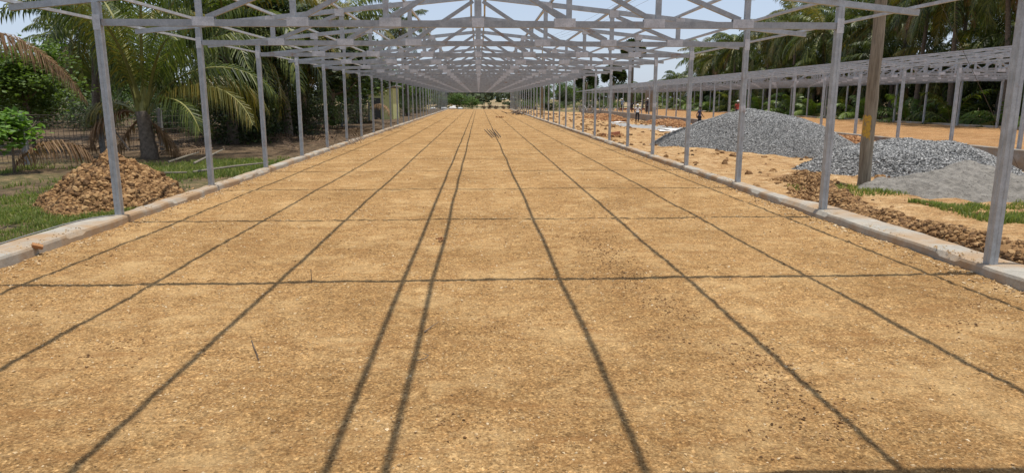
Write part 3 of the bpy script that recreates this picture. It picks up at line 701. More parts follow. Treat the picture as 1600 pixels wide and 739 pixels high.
# young trunkless palms under them
young = [crown_mesh('crown', 760 + k, 15, 2.9, 26, .7, .085, 80, 5, .7, mats=(M['leaf_light'] if k else M['palm_leaf'], M['palm_yellow'], M['palm_dead'], M['petiole'])) for k in range(3)]
for i in range(20):
    rs = np.random.default_rng(1000 + i); x = 32.4 + rs.uniform(0, 2.2); y = 34 + i * 4.6 + rs.uniform(-1, 1)
    o = empty('young_palm', (x, y, float(ground_z(x, y))), label='young trunkless palm at the foot of the right grove, %s from the right' % ords[i], cat='young palm', group='young palms under the right grove')
    c = ob('crown', young[i % 3], None, o, (0, 0, .1)); c.rotation_euler = (0, 0, rs.uniform(0, 6)); c.scale = (rs.uniform(.95, 1.45),) * 3
    ob('stem', MB().tube([(0, 0, -.1), (0, 0, .35)], [.12, .07], 8).mesh('stem', True), M['palm_bark'], o)

def leaf_cloud(name, seed, nclump, nleaf, rx, ry, rz, size, m, clump=.28, bottom=-.9, shell=.6):
    """crown: clumps of folded leaf faces spread through an uneven ellipsoid, with gaps"""
    r = np.random.default_rng(seed); c = r.normal(size=(nclump, 3)); c /= np.linalg.norm(c, axis=1)[:, None]
    c *= (shell + (1 - shell) * r.random((nclump, 1))) * r.uniform(.62, 1.08, (nclump, 1)); c[:, 2] = np.maximum(c[:, 2], bottom)
    cs = r.uniform(.5, 1.3, nclump) * clump
    P = c[:, None, :] + r.normal(size=(nclump, nleaf, 3)) * cs[:, None, None] * .5 * np.array([1, 1, .7]); P = P.reshape(-1, 3) * np.array([rx, ry, rz])
    n = len(P); d = r.normal(size=(n, 3)); d[:, 2] = d[:, 2] * .5 - .35; d /= np.linalg.norm(d, axis=1)[:, None]
    u = np.cross(d, r.normal(size=(n, 3)) * .6 + np.array([0, 0, 1.0])); u /= np.linalg.norm(u, axis=1)[:, None]; nn_ = np.cross(u, d)
    s = size * r.uniform(.6, 1.35, (n, 1)); wv = u * s * .32
    V = np.stack([P, P + d*s*.5 + wv + nn_*s*.08, P + d*s, P + d*s*.5 - wv + nn_*s*.08], 1).reshape(-1, 3)
    q = 4 * np.arange(n)[:, None]
    me = np_mesh(name, V, np.concatenate([q + [[0, 1, 2]], q + [[0, 2, 3]]])); me.materials.append(m); return me
def tree_trunk(h, r0, rx, seed, limbs=6, name='trunk'):
    rs = np.random.default_rng(seed); mb = MB(); top = (rs.uniform(-.2, .2), rs.uniform(-.2, .2), h)
    mb.tube([(0, 0, -.15), (rs.uniform(-.08, .08), rs.uniform(-.08, .08), h * .5), top], [r0 * 1.2, r0 * .85, r0 * .6], 8)
    for i in range(limbs):
        a = i * 2.4 + rs.uniform(-.4, .4); t = rs.uniform(.45, 1); b = Vector((top[0] * t, top[1] * t, h * t)); e = b + Vector((math.cos(a) * rx * rs.uniform(.5, .85), math.sin(a) * rx * rs.uniform(.5, .85), rs.uniform(.3, .8) * rx))
        mid = (b + e) / 2 + Vector((0, 0, -.1 * rx)); mb.tube([b, mid, e], [r0 * .5, r0 * .32, r0 * .12], 6)
    me = mb.mesh(name, True); me.materials.append(M['bark']); return me
dk = [leaf_cloud('crown', 1100 + k, 130, 60, 1, 1, 1, .085, M['leaf_dark'], .30, -.95, .45) for k in range(3)]
md = [leaf_cloud('crown', 1110 + k, 110, 60, 1, 1, 1, .080, M['leaf_mid'], .28, -.9, .5) for k in range(3)]
fr = [leaf_cloud('crown', 1120 + k, 60, 45, 1, 1, 1, .13, M['leaf_far'], .34, -.7, .5) for k in range(3)]
def broad(name, x, y, h, rx, rz, crown, label, cat='tree', group=None, seed=0, r0=.14, limbs=6, base=None, ry=None):
    z = float(ground_z(x, y)); o = empty(name, (x, y, z), label=label, cat=cat, group=group)
    zc = base if base is not None else h - rz
    ob('trunk', tree_trunk(max(.2, zc), r0, rx, seed, limbs), None, o)
    c = ob('crown', crown, None, o, (0, 0, zc)); c.scale = (rx, ry or rx, rz); c.rotation_euler = (0, 0, seed * 1.7)
    return o
# left side: dense dark trees behind the fence, nearest first
lt = [(-9.6, 31, 7.2, 3.3, 2.6, 'dk'), (-9.4, 38, 7.0, 3.5, 2.6, 'dk'), (-9.4, 45.5, 7.0, 3.4, 2.7, 'dk'), (-9.6, 53.5, 7.0, 3.2, 2.8, 'md'), (-11.2, 73, 6.5, 3.2, 3.0, 'dk'), (-10.2, 84, 5.6, 2.8, 2.6, 'md'), (-9.9, 95, 5.2, 2.6, 2.4, 'dk'), (-9.6, 107, 5.0, 2.6, 2.3, 'md')]
for i, (x, y, h, rx, rz, kd) in enumerate(lt):
    broad('broadleaf_tree', x, y, h, rx, rz, (dk if kd == 'dk' else md)[i % 3], 'dense %s tree beside the left row of posts, %s from the front' % ('dark green' if kd == 'dk' else 'mid green', ords[i]), group='dense trees along the left side', seed=i + 1, r0=.2)
sh = [leaf_cloud('crown', 1140 + k, 34, 120, 1, 1, 1, .07, M['leaf_dark'] if k < 2 else M['leaf_mid'], .52, -.8, .55) for k in range(3)]
ls = [(-9.3, 30.5, .9, 'dk'), (-8.8, 36, 1.0, 'md'), (-8.9, 43.5, 1.0, 'dk'), (-8.6, 51, .9, 'md'), (-8.3, 69, 1.2, 'md'), (-8.0, 76, 1.2, 'md'), (-7.9, 88, 1.1, 'dk'), (-7.8, 99, 1.1, 'md')]
for i, (x, y, rr, kd) in enumerate(ls):
    broad('shrub', x, y, rr * 2, rr, rr, sh[i % 3], 'leafy shrub at the foot of the trees on the left, %s from the front' % ords[i], 'shrub', 'shrubs along the left side', 40 + i, .05, 5, base=rr * .9)
for i in range(14):
    rs = np.random.default_rng(1250 + i); x = -11.6 - i * 1.75 + rs.uniform(-.6, .6); y = 38 + (i % 3) * 3 + i * .6; rr = rs.uniform(1.1, 1.9)
    broad('shrub', x, y, rr * 2, rr * 1.5, rr, sh[i % 3], 'shrub in the band across the ground behind the fence, %s from the right' % ords[i], 'shrub', 'band of shrubs behind the fence', 240 + i, .05, 5, base=rr * .85)
for i in range(8):
    rs = np.random.default_rng(1280 + i); x = -11.2 + rs.uniform(-.8, 1.2); y = 29 + i * 3.3; rr = rs.uniform(1.0, 1.7)
    broad('shrub', x, y, rr * 2, rr * 1.3, rr, sh[i % 2], 'dark bush filling the shade under the left trees, %s from the front' % ords[i], 'shrub', 'dark bushes under the left trees', 260 + i, .05, 5, base=rr * .85)
# far left backdrop
for i in range(15):
    rs = np.random.default_rng(1200 + i); x = -70 + i * 3.9 + rs.uniform(-1, 1); y = 66 + rs.uniform(-6, 16); hh = rs.uniform(4.0, 6.8)
    broad('broadleaf_tree', x, y, hh, hh * .55, hh * .45, (md if i % 3 else dk)[i % 3], 'green tree in the row far behind the wire fence, %s from the left' % ords[i], group='trees far behind the left fence', seed=70 + i, r0=.18)
for i, (x, y, h) in enumerate(((-9.9, 28.6, 4.6), (-9.3, 34.6, 5.2), (-17.5, 33, 5.6), (-11.6, 36.5, 5.9), (-10.8, 44, 7.2), (-9.6, 57, 7.6), (-7.6, 76, 9.2), (-31, 55, 6.0))):
    names = ['coconut palm hanging its fronds over the third left post', 'coconut palm among the dark trees behind the fourth left post', 'coconut palm with arching fronds high at the upper left corner', 'coconut palm with hanging fronds behind the near left palm', 'tall coconut palm rising above the dense trees on the left',
             'coconut palm crown seen through the roof trusses left of centre', 'distant tall coconut palm against the sky left of the ridge', 'coconut palm farthest out behind the left fence']
    palm(x, y, h, names[i], 'coconut palms on the left side', 120 + i, 1.15 if i < 6 else 1.0)
# the near left palm: separate fronds
def near_palm():
    x, y = -10.15, 21.9; z = float(ground_z(x, y)); h = 1.45
    o = empty('coconut_palm', (x, y, z), label='near stout coconut palm with yellowing fronds in front of the wire fence', cat='palm tree', group='coconut palms on the left side')
    ob('trunk', palm_trunk(h, .28, .19, (-.1, 0), 5), None, o)
    rs = np.random.default_rng(77)
    specs = []
    for i in range(13):
        t = i / 12; az_ = (i * 2.4 + .4) % (2 * math.pi); lft = abs(az_ - math.pi) < 1.0
        specs.append((84 + rs.uniform(-4, 6) if lft else 88 - 30 * t, az_, 5.2 * rs.uniform(.88, 1.05), 'palm_leaf' if rs.random() < .85 else 'palm_yellow'))
    # azimuth measured from +X clockwise: 0 = right, pi = left
    specs += [(46, -.1, 4.3, 'palm_yellow'), (52, .5, 4.4, 'palm_yellow'), (40, 2.9, 2.2, 'palm_yellow'), (40, -.6, 3.0, 'palm_leaf'), (60, .15, 4.6, 'palm_leaf')]
    for i, (e, az, L, mm) in enumerate(specs):
        rv, rf, lv, l4, l3 = frond_arrays(L, R(e), rs.uniform(1.0, 1.45) if e > 60 else 2.0, 66, 1.2, .038, rs, rs.uniform(1.2, 2.6), az, rs.uniform(-1, 1), .055, .2, rs.uniform(-.3, .3))
        me = np_mesh('frond', np.concatenate([rv, lv]), [np.concatenate([rf, l4 + len(rv)]), l3 + len(rv)])
        me.materials.append(M[mm]); me.materials.append(M['petiole'])
        idx = np.zeros(len(me.polygons), np.int32); idx[:len(rf)] = 1; me.polygons.foreach_set('material_index', idx)
        f = ob('frond', me, None, o, (-.1 + .12 * math.cos(az), -.12 * math.sin(az), h - .1))
    # dead brown fronds arching left and hanging down
    for (e, az, L, bd, dp, lab) in ((-40, 2.9, 2.2, .6, 1.5, 'dead frond hanging against the trunk'), (-45, .4, 1.7, .5, 1.5, None), (20, 3.0, 2.4, 2.1, 2.0, None)):
        rv, rf, lv, l4, l3 = frond_arrays(L, R(e), bd, 54, .9, .04, rs, dp, az, .3, .05, .2, .3)
        me = np_mesh('frond', np.concatenate([rv, lv]), [np.concatenate([rf, l4 + len(rv)]), l3 + len(rv)])
        f = ob('frond', me, M['palm_dead'], o, (-.1, 0, h - .1)); tag(f, lab)
    return o
near_palm()
ep = palm(-17.4, 20.3, 3.0, 'coconut palm just outside the left edge whose brown dead frond reaches into view', 'coconut palms on the left side', 131, .62, (.1, 0), r0=.28, r1=.2)
for (e, az, L, bd) in ((34, .03, 7.1, 1.75),):
    rs = np.random.default_rng(int(L * 10))
    rv, rf, lv, l4, l3 = frond_arrays(L, R(e), bd, 120, 1.15, .034, rs, 2.6, az, .2, .05, .12, .1)
    f = ob('dead_frond', np_mesh('dead_frond', np.concatenate([rv, lv]), [np.concatenate([rf, l4 + len(rv)]), l3 + len(rv)]), M['palm_dead'], ep, (.1, 0, 2.9)); tag(f, 'brown dead frond arching right with hanging leaflets')
# fallen dead frond leaning on the fence
rs = np.random.default_rng(5)
rv, rf, lv, l4, l3 = frond_arrays(2.3, R(62), 2.3, 46, .95, .03, rs, 1.9, 0, .2, .035, .1, .1)
me = np_mesh('dead_frond', np.concatenate([rv, lv]), [np.concatenate([rf, l4 + len(rv)]), l3 + len(rv)])
o = ob('dead_frond', me, M['palm_dead'], None, (-11.7, 17.9, float(ground_z(-11.7, 17.9)))); o.rotation_euler = (0, 0, R(25)); tag(o, 'fallen brown palm frond arched on the grass before the fence', 'palm frond')
# small bright trees near the left edge
cl = leaf_cloud('crown', 1300, 90, 90, 1, 1, 1, .085, M['leaf_light'], .34, -.8, .35)
cb = leaf_cloud('crown', 1301, 46, 16, 1, 1, 1, .26, M['leaf_bright'], .30, -.7, .35)
broad('small_tree', -15.2, 24.5, 3.9, 1.9, 1.45, cl, 'small fine leaved green tree behind the fence at the left edge', seed=3, r0=.06, limbs=9, base=2.35)
broad('small_tree', -18.6, 28, 4.2, 1.9, 1.3, cl, 'round leafy tree just outside and behind the small green tree', seed=4, r0=.08, limbs=7, base=2.5)
broad('sapling', -11.35, 17.4, 1.6, .78, .55, cb, 'sapling with large bright green leaves at the left edge', cat='sapling', seed=9, r0=.03, limbs=5, base=1.05)
# end of the shed: green bush clump, scrub and far wood
for i, (x, y, rr, rz, lb) in enumerate(((-6.6, 124, 2.2, 1.45, 'wide green bush left of centre at the end of the shed'), (-3.4, 123, 2.3, 1.6, 'green bush in the middle of the clump at the end of the shed'), (-1.2, 126, 1.6, 1.2, 'right hand bush of the clump at the end of the shed'))):
    broad('bush', x, y, rz * 2, rr, rz, md[i], lb, 'bush', 'bushes at the end of the shed', 30 + i, .08, 6, base=rz * .92)
dry = leaf_cloud('crown', 1145, 30, 40, 1, 1, 1, .16, M['litter_leaf'], .55, -.7, .5)
for i in range(9):
    rs = np.random.default_rng(1400 + i); x = .8 + i * 1.15; rr = rs.uniform(.35, .7)
    broad('scrub_bush', x, 122.5 + rs.uniform(0, 3), rr * 1.6, rr, rr * .8, dry, 'low scrub bush at the far end of the floor, %s from the left' % ords[i], 'bush', 'scrub at the far end of the floor', 90 + i, .03, 4, base=rr * .7)
for i, (x, y, h, rr, lb) in enumerate(((21, 172, 7.2, 3.2, 'round dark tree far off just right of the first shed'), (13.5, 150, 6.0, 2.8, 'tree beyond the end of the right row of posts'), (28, 185, 7.5, 3.6, 'wide hazy tree far behind the second shed'), (9.5, 140, 4.6, 2.3, 'bushy tree framed by the right row of far posts'), (33, 165, 6.5, 3.0, 'tree at the far end of the palm grove'), (17, 140, 3.6, 2.0, 'low tree behind the brick stack'))):
    broad('broadleaf_tree', x, y, h, rr, h * .42, (md + dk)[i], lb, seed=60 + i, r0=.2)
for i in range(12):
    rs = np.random.default_rng(1450 + i); x = 6.5 + i * 1.7 + rs.uniform(-.5, .5); y = 127 + rs.uniform(-3, 10); rr = rs.uniform(.9, 1.9)
    broad('bush', x, y, rr * 1.5, rr * 1.3, rr * .75, (sh[2] if i % 2 else fr[i % 3]), 'bush in the field beyond the right row of posts, %s from the left' % ords[i], 'bush', 'bushes in the field beyond the right posts', 330 + i, .04, 4, base=rr * .65)
def far_wood(name, x0, x1, y, n, hmin, hmax, seed, label):
    r = np.random.default_rng(seed); P = []; 
    cx = r.uniform(x0, x1, n); cy = y + r.uniform(-25, 25, n); hh = hmin + (hmax - hmin) * noise(cx * .02, cx * 0, seed) * r.uniform(.7, 1.2, n)
    per = 42; c = np.repeat(np.stack([cx, cy, hh * .5], -1), per, 0); hs = np.repeat(hh, per)
    d = r.normal(size=(n * per, 3)); d /= np.linalg.norm(d, axis=1)[:, None]; d *= r.uniform(.5, 1.05, (n * per, 1))
    P = c + d * np.stack([hs * .62, hs * .5, hs * .5], -1); m_ = len(P)
    a = r.normal(size=(m_, 3)); a /= np.linalg.norm(a, axis=1)[:, None]; b = np.cross(a, r.normal(size=(m_, 3))); b /= np.linalg.norm(b, axis=1)[:, None]
    s = (hs * .16)[:, None]; V = np.stack([P - a*s, P + b*s, P + a*s, P - b*s], 1).reshape(-1, 3)
    o = ob(name, np_mesh(name, V, 4 * np.arange(m_)[:, None] + np.array([[0, 1, 2, 3]])), M['leaf_far']); tag(o, label, 'woodland', kind='stuff')
far_wood('far_wood', -420, 420, 330, 420, 4.0, 8.5, 1500, 'hazy line of woodland along the horizon')
far_wood('scrub_line', -60, 60, 205, 110, .8, 1.9, 1510, 'low scrub along the far field edge')
# dark undergrowth that closes the grove
r = np.random.default_rng(1520)
for i in range(30):
    rs = np.random.default_rng(1530 + i); x = 39 + rs.uniform(-2.2, 3.5) + (0 if i < 22 else 8); y = (36 + i * 4.1 if i < 22 else 42 + (i - 22) * 10) + rs.uniform(-1, 1); rr = rs.uniform(2.7, 3.6)
    broad('shrub', x, y, rr * 2.4, rr, rr * 1.25, dk[i % 3], 'dark undergrowth shrub in the right grove, %s from the right' % ords[i] if i < 22 else 'undergrowth shrub at the very back of the right grove, %s from the right' % ords[i - 22], 'shrub', 'undergrowth shrubs in the right grove', 200 + i, .08, 5, base=rr * 1.1)
far_wood('grove_backdrop', 52, 62, 78, 0 + 1, 5, 6, 1540, 'x') if False else None

# palmyra palms against the sky
def palmyra(x, y, h, rr, label, seed):
    rs = np.random.default_rng(seed); z = float(ground_z(x, y)); o = empty('palmyra_palm', (x, y, z), label=label, cat='palm tree', group='palmyra palms on the skyline')
    ob('trunk', MB().tube([(0, 0, -.2), (0, 0, h * .5), (0, 0, h)], [.32, .24, .22], 8).mesh('trunk', True), M['bark'], o)
    V = []; F = []
    for i in range(84):   # stiff fan leaves
        d = rs.normal(size=3); d[2] = abs(d[2]) * .9 - .25 + .1; d /= np.linalg.norm(d); s = np.cross(d, rs.normal(size=3)); s /= np.linalg.norm(s); c = d * rr * .42
        for k in range(9):
            a = (k - 4) * .30; t = d * math.cos(a) + s * math.sin(a); p = np.cross(d, s) * .05 * rr; q = np.cross(t, np.cross(d, s)) * .055 * rr
            n = len(V); V += [c - q * .3, c + q * .3, c + t * rr * .5 + q + p, c + t * rr * .62, c + t * rr * .5 - q + p]; F += [(n, n+1, n+2), (n, n+2, n+3), (n, n+3, n+4)]
    me = np_mesh('crown', np.array(V), np.array(F)); me.materials.append(M['leaf_dark']); ob('crown', me, None, o, (0, 0, h))
palmyra(24.5, 160, 5.6, 2.9, 'squat round headed palmyra palm on the skyline beside the right posts', 1)
palmyra(26.9, 140, 6.0, 2.7, 'dark palmyra palm with a round head left of the tallest one', 2)
palmyra(29.3, 134, 10.6, 2.5, 'tallest palmyra palm with a bare thin trunk on the skyline', 3)
for i, (x, y, h) in enumerate(((33, 118, 5.0), (35.5, 128, 4.2), (31, 132, 3.4))):
    palm(x, y, h, 'small coconut palm in the low cluster left of the grove, %s from the right' % ords[i], 'coconut palms in the low far cluster', 160 + i, .85)

# ------------------------------------------------------------------ fence on the left
def fence():
    P = [(-13.2, 16.5), (-12.5, 19.8), (-11.9, 22.6), (-11.3, 25.4), (-10.7, 28.2), (-10.3, 31.4), (-9.9, 35), (-9.6, 39), (-9.3, 43), (-9.1, 47), (-8.9, 51.5), (-8.7, 56)]
    o = empty('wire_fence', (P[0][0], P[0][1], 0), label='rusty wire mesh fence on granite posts in front of the left trees', cat='fence')
    off = Vector((P[0][0], P[0][1], 0)); pts = []
    for i, (x, y) in enumerate(P):
        z = float(ground_z(x, y)); h = 1.45 + .12 * math.sin(i * 3.1); w_ = .085
        mb = MB(); lean = .04 * math.sin(i * 5.3)
        mb.bar(Vector((x, y, z - .2)) - off, Vector((x + lean, y + lean * .5, z + h)) - off, w_ * 1.6, w_ * 1.5); mb.build('post', M['granite_post'], o)
        pts.append((x, y, z))
    mb = MB()
    for i in range(len(pts) - 1):
        a = Vector(pts[i]) - off; b = Vector(pts[i+1]) - off; L = (b - a).length
        for hz_ in (.12, .32, .52, .74, .96, 1.18, 1.36):
            sag = .03 * math.sin(i + hz_ * 9); m_ = (a + b) / 2 + Vector((.03, 0, hz_ - .03 + sag)); mb.tube([a + Vector((.03, 0, hz_)), m_, b + Vector((.03, 0, hz_))], .0085, 3, False)
        n = int(L / (.16 if i < 5 else .3))
        for k in range(n):
            t = k / n; p = a.lerp(b, t) + Vector((.03, 0, 0)); j = .02 * math.sin(k * 7.7 + i); mb.tube([p + Vector((0, 0, .1)), p + Vector((j, j, .75)), p + Vector((0, 0, 1.36))], .0075, 3, False)
    mb.build('wire_mesh', M['rusty'], o)
fence()

# ------------------------------------------------------------------ wooden utility pole, wires
pz = float(ground_z(8.4, 14.7))
pole = empty('utility_pole', (8.4, 14.7, pz), label='weathered round wooden pole with a yellow painted patch beside the coarse gravel', cat='utility pole')
rs = np.random.default_rng(8); n = 24
MB().tube([(.012 * math.sin(i * 1.3), .01 * math.cos(i * 1.1), -.3 + 7.6 * i / n) for i in range(n + 1)], [.135 - .035 * i / n + .004 * math.sin(i * 2.1) for i in range(n + 1)], 14).build('shaft', M['pole_wood'], pole, True)
# yellow paint: a worn patch on the camera-left face, following the shaft
V = []; F = []; ny = 16; na = 8
m_, nd, lk, bs = mat('yellow_paint'); p_ = pos(nd); nn1 = nz(nd, lk, p_, 16, 5, .7)
lk.new(ramp(nd, lk, nn1, [(.36, (.22, .17, .10)), (.5, (.50, .29, .035)), (.7, (.58, .36, .05))]).outputs[0], bs.inputs['Base Color']); bs.inputs['Roughness'].default_value = .8
for i in range(ny + 1):
    zz = 1.02 + .52 * i / ny
    for k in range(na + 1):
        e = .12 * (math.sin(i * 1.9) * .5) if k in (0, na) else 0; a = R(150) + R(105) * k / na + e; rr = .1385 - .035 * (zz + .3) / 7.6
        V.append((rr * math.cos(a), rr * math.sin(a), zz + (.03 * math.sin(k * 2.2) if i in (0, ny) else 0)))
F = [(i*(na+1)+k, i*(na+1)+k+1, (i+1)*(na+1)+k+1, (i+1)*(na+1)+k) for i in range(ny) for k in range(na)]
o = MB().add(V, F).build('paint_patch', m_, pole, True)
ct = MB().box((-.75, -.17, 6.55), (.75, -.11, 6.64)); ct.build('crossarm', M['pole_wood'], pole)
for k in (-.65, 0, .65): MB().tube([(k, -.14, 6.641), (k, -.14, 6.70), (k, -.14, 6.72), (k, -.14, 6.78)], [.035, .05, .03, .04], 8).build('insulator', M['white_cloth'], pole, True)
fp = empty('utility_pole', (7.2, 80, float(ground_z(7.2, 80))), label='thin distant utility pole among the far right posts', cat='utility pole')
MB().tube([(0, 0, -.3), (0, 0, 8.3)], [.10, .07], 8).build('shaft', M['pole_wood'], fp, True); MB().box((-.75, -.12, 8.0), (.75, -.06, 8.09)).build('crossarm', M['pole_wood'], fp)
for k, nm in ((-.65, 'left'), (0, 'middle'), (.65, 'right')):
    a = Vector((8.4 + k, 14.56, pz + 6.80)); b = Vector((7.2 + k, 79.9, 8.1)); pts = []
    for i in range(25): t = i / 24; q = a.lerp(b, t); q.z -= 1.1 * 4 * t * (1 - t) * .5; pts.append(q)
    o = MB().tube(pts, .006, 4, False).build('overhead_wire', M['rusty']); tag(o, '%s strand of the thin overhead wires crossing the sky behind the trusses' % nm, 'wire', 'overhead wires')
o = MB().tube([(8.43, 14.65, 5.6), (14.6, 17.9, -.3)], .006, 4, False).build('guy_wire', M['rusty']); tag(o, 'thin guy wire slanting down from the wooden pole towards the right edge', 'wire')

# ------------------------------------------------------------------ yellow-green hut on the left
hut = empty('pump_hut', (-8.6, 62, float(ground_z(-8.6, 62))), label='small pale yellow hut with a lean-to roof among the left trees', cat='hut')
M['hut'] = plain('pale_yellow_paint', (.52, .52, .22), .85, .15, 4); M['hut_dark'] = plain('doorway_shade', (.05, .05, .045), .8, .3, 8); M['sheet'] = plain('grey_roof_sheet', (.35, .36, .36), .6, .2, 6, .3)
MB().box((-1.0, 0, -.2), (1.1, .12, 2.1)).add([(-1.0, 0, 2.1), (1.1, 0, 2.1), (1.1, 0, 2.75), (-1.0, .12, 2.1), (1.1, .12, 2.1), (1.1, .12, 2.75)], [(0, 3, 5, 2), (1, 2, 5, 4)], [(0, 1, 2), (3, 5, 4)]).build('wall', M['hut'], hut)
MB().box((.98, .122, -.2), (1.1, 4.6, 2.7)).build('wall', M['hut'], hut); MB().box((-1.0, .122, -.2), (-.88, 4.6, 2.08)).build('wall', M['hut'], hut); MB().box((-.878, 4.48, -.2), (.978, 4.6, 2.1)).build('wall', M['hut'], hut)
dr = MB().box((-.75, -.045, -.1), (.02, -.003, 1.85)).build('dark_doorway', M['hut_dark'], hut); MB().box((-.08, -.075, .85), (-.04, -.047, 1.0)).build('handle', M['steel'], dr)  # dark panel standing in for the shaded opening beneath the eave
MB().bar((-1.35, 2.3, 2.06), (1.35, 2.3, 2.91), 5.1, .05).build('roof', M['sheet'], hut)

rs = np.random.default_rng(41); rv, rf, lv, l4, l3 = frond_arrays(2.9, R(80), 2.2, 30, .8, .06, rs, 2.4, 2.6, .2, .05, .1, .1)
o = ob('dead_frond', np_mesh('dead_frond', np.concatenate([rv, lv]), [np.concatenate([rf, l4 + len(rv)]), l3 + len(rv)]), M['palm_dead'], None, (-7.3, 59, 0)); tag(o, 'bent brown palm frond standing in front of the pale yellow hut', 'palm frond')
# ------------------------------------------------------------------ small things on and around the floor
def sack(x, y, z, s, label, seed):
    rs = np.random.default_rng(seed); V = []; nu, nv = 14, 9
    for j in range(nv + 1):
        for i in range(nu):
            a = 2 * math.pi * i / nu; b = math.pi * (j / nv - .5); cx = math.cos(b) ** .5 if math.cos(b) > 0 else 0
            k = 1 + .22 * (noise(np.array([math.cos(a) * 2 + seed]), np.array([math.sin(a) * 2 + b * 1.7]), seed)[0] - .5)
            V.append((x + s * 1.0 * cx * math.cos(a) * k, y + s * .6 * cx * math.sin(a) * k, z + s * .36 + s * .38 * math.sin(b) * k))
    F = [(j*nu+i, j*nu+(i+1) % nu, (j+1)*nu+(i+1) % nu, (j+1)*nu+i) for j in range(nv) for i in range(nu)]
    o = MB().add(V, F).build('sack', M['white_cloth'], None, True); tag(o, label, 'sack', 'white sacks at the far end'); return o
sack(-4.3, 116.5, 0, .62, 'largest white sack lying at the far end of the floor', 1)
sack(-5.9, 119.5, -.05, .50, 'white sack beyond the end kerb, leftmost of the four', 2)
sack(-3.2, 121.0, -.05, .45, 'small white sack in front of the green bush clump', 3)
sack(-7.6, 117.0, -.05, .50, 'white sack just outside the left kerb at the far end', 4)
# upright white bag on the largest
sack(-4.1, 116.6, .42, .30, 'small white sack lying on top of the largest sack', 5)

def twig(pts, rad, label, m='bark', name='twig', cat='twig'):
    o = MB().tube(pts, rad, 6).build(name, M[m]); return tag(o, label, cat)
twig([(-1.55, 4.62, 0), (-1.57, 4.62, .06), (-1.59, 4.64, .11)], [.007, .006, .003], 'thin dark twig standing upright in the soil on the left of the floor')
twig([(-1.51, 4.52, .01), (-1.52, 4.52, .035)], [.006, .004], 'tiny twig stub beside the upright twig')
twig([(-1.63, 6.55, 0), (-1.63, 6.55, .14)], [.005, .003], 'thin upright twig behind the front cross shadow')
twig([(-.43, 5.05, .01), (-.39, 5.12, .02), (-.33, 5.20, .04)], [.005, .004, .002], 'small forked twig lying on the right ridge shadow')
twig([(-.44, 4.46, .01), (-.38, 4.47, .02), (-.36, 4.53, .02), (-.40, 4.56, .025)], [.003, .003, .003, .002], 'curled twig lying nearer the camera on the right ridge shadow')
r = np.random.default_rng(1600)
def clump(x, y, z, n, spread, s0, s1, m, name, label, cat, seed, group=None):
    r = np.random.default_rng(seed); P = np.stack([x + r.normal(0, spread, n), y + r.normal(0, spread, n), z + np.abs(r.normal(0, spread * .35, n))], -1)
    V, F = rock_cloud(P, r.uniform(s0, s1, n), seed); o = ob(name, np_mesh(name, V, F), M[m]); return tag(o, label, cat, group)
clump(-.50, 8.55, .02, 14, .035, .012, .028, 'clod_red', 'soil_clod', 'dark clod of earth between the two ridge shadows', 'clod', 1)
o = MB().bar((-5.08, 7.92, .125), (-5.00, 7.98, .085), .07, .035).build('broken_brick', M['clod_red']); tag(o, 'broken brown brick lying on the left kerb edge', 'brick')
clump(2.0, 65.5, .02, 40, .14, .04, .09, 'clod_red', 'soil_clod', 'dark flat clump of soil far down the floor right of centre', 'clod', 3)
# branches heaped by the right kerb far down
bh = MB(); r = np.random.default_rng(1610)
for i in range(26):
    a = r.uniform(0, 6.28); x, y = 4.35 + r.normal(0, .45), 77 + r.normal(0, 1.0); L = r.uniform(.4, 1.3); bh.tube([(x, y, r.uniform(.02, .35)), (x + L * math.cos(a), y + L * math.sin(a), r.uniform(.03, .6))], [.06, .03], 5)
o = bh.build('branch_heap', M['bark']); tag(o, 'heap of cut branches and roots against the right kerb far down', 'branches')
zz = float(ground_z(7.3, 36.5)); o = MB().bar((7.0, 36.5, zz + .08), (7.4, 36.7, zz + .14), .22, .16).build('broken_brick', M['brick']); tag(o, 'red brick block lying on the soil beyond the right kerb', 'brick')
clump(6.6, 34.0, float(ground_z(6.6, 34.0)), 30, .3, .05, .13, 'clod_red', 'soil_clod', 'dark clods outside the right kerb near the red brick block', 'clod', 5)
# thin dark rod shapes along the middle of the floor
for i in range(5):
    x0 = .60 + .10 * i; zz = .03
    o = MB().tube([(x0, 31.6 + .5 * (i % 3), zz + pad_z(np.array([x0]), np.array([31.6]))[0]), (x0 - .30 + .05 * i, 40.2 + .4 * (i % 2), zz)], .014, 6).build('dark_rod', M['rusty'])
    tag(o, 'dark rod shape in the middle of the floor, %s from the left' % ords[i], 'rod', 'rods lying on the floor')
# conduit on the left slab edge
cp = []
for y in np.arange(2.5, 9.4, .25): cp.append((-5.50 + .012 * math.sin(y * 2), y, .119))
cp += [(-5.47, 9.6, .119), (-5.40, 9.8, .119), (-5.30, 9.93, .12), (-5.2, 9.98, .12)]
o = MB().tube(cp, .008, 6).build('conduit', M['granite_post']); tag(o, 'thin grey conduit lying on the outer edge of the left slab', 'conduit')
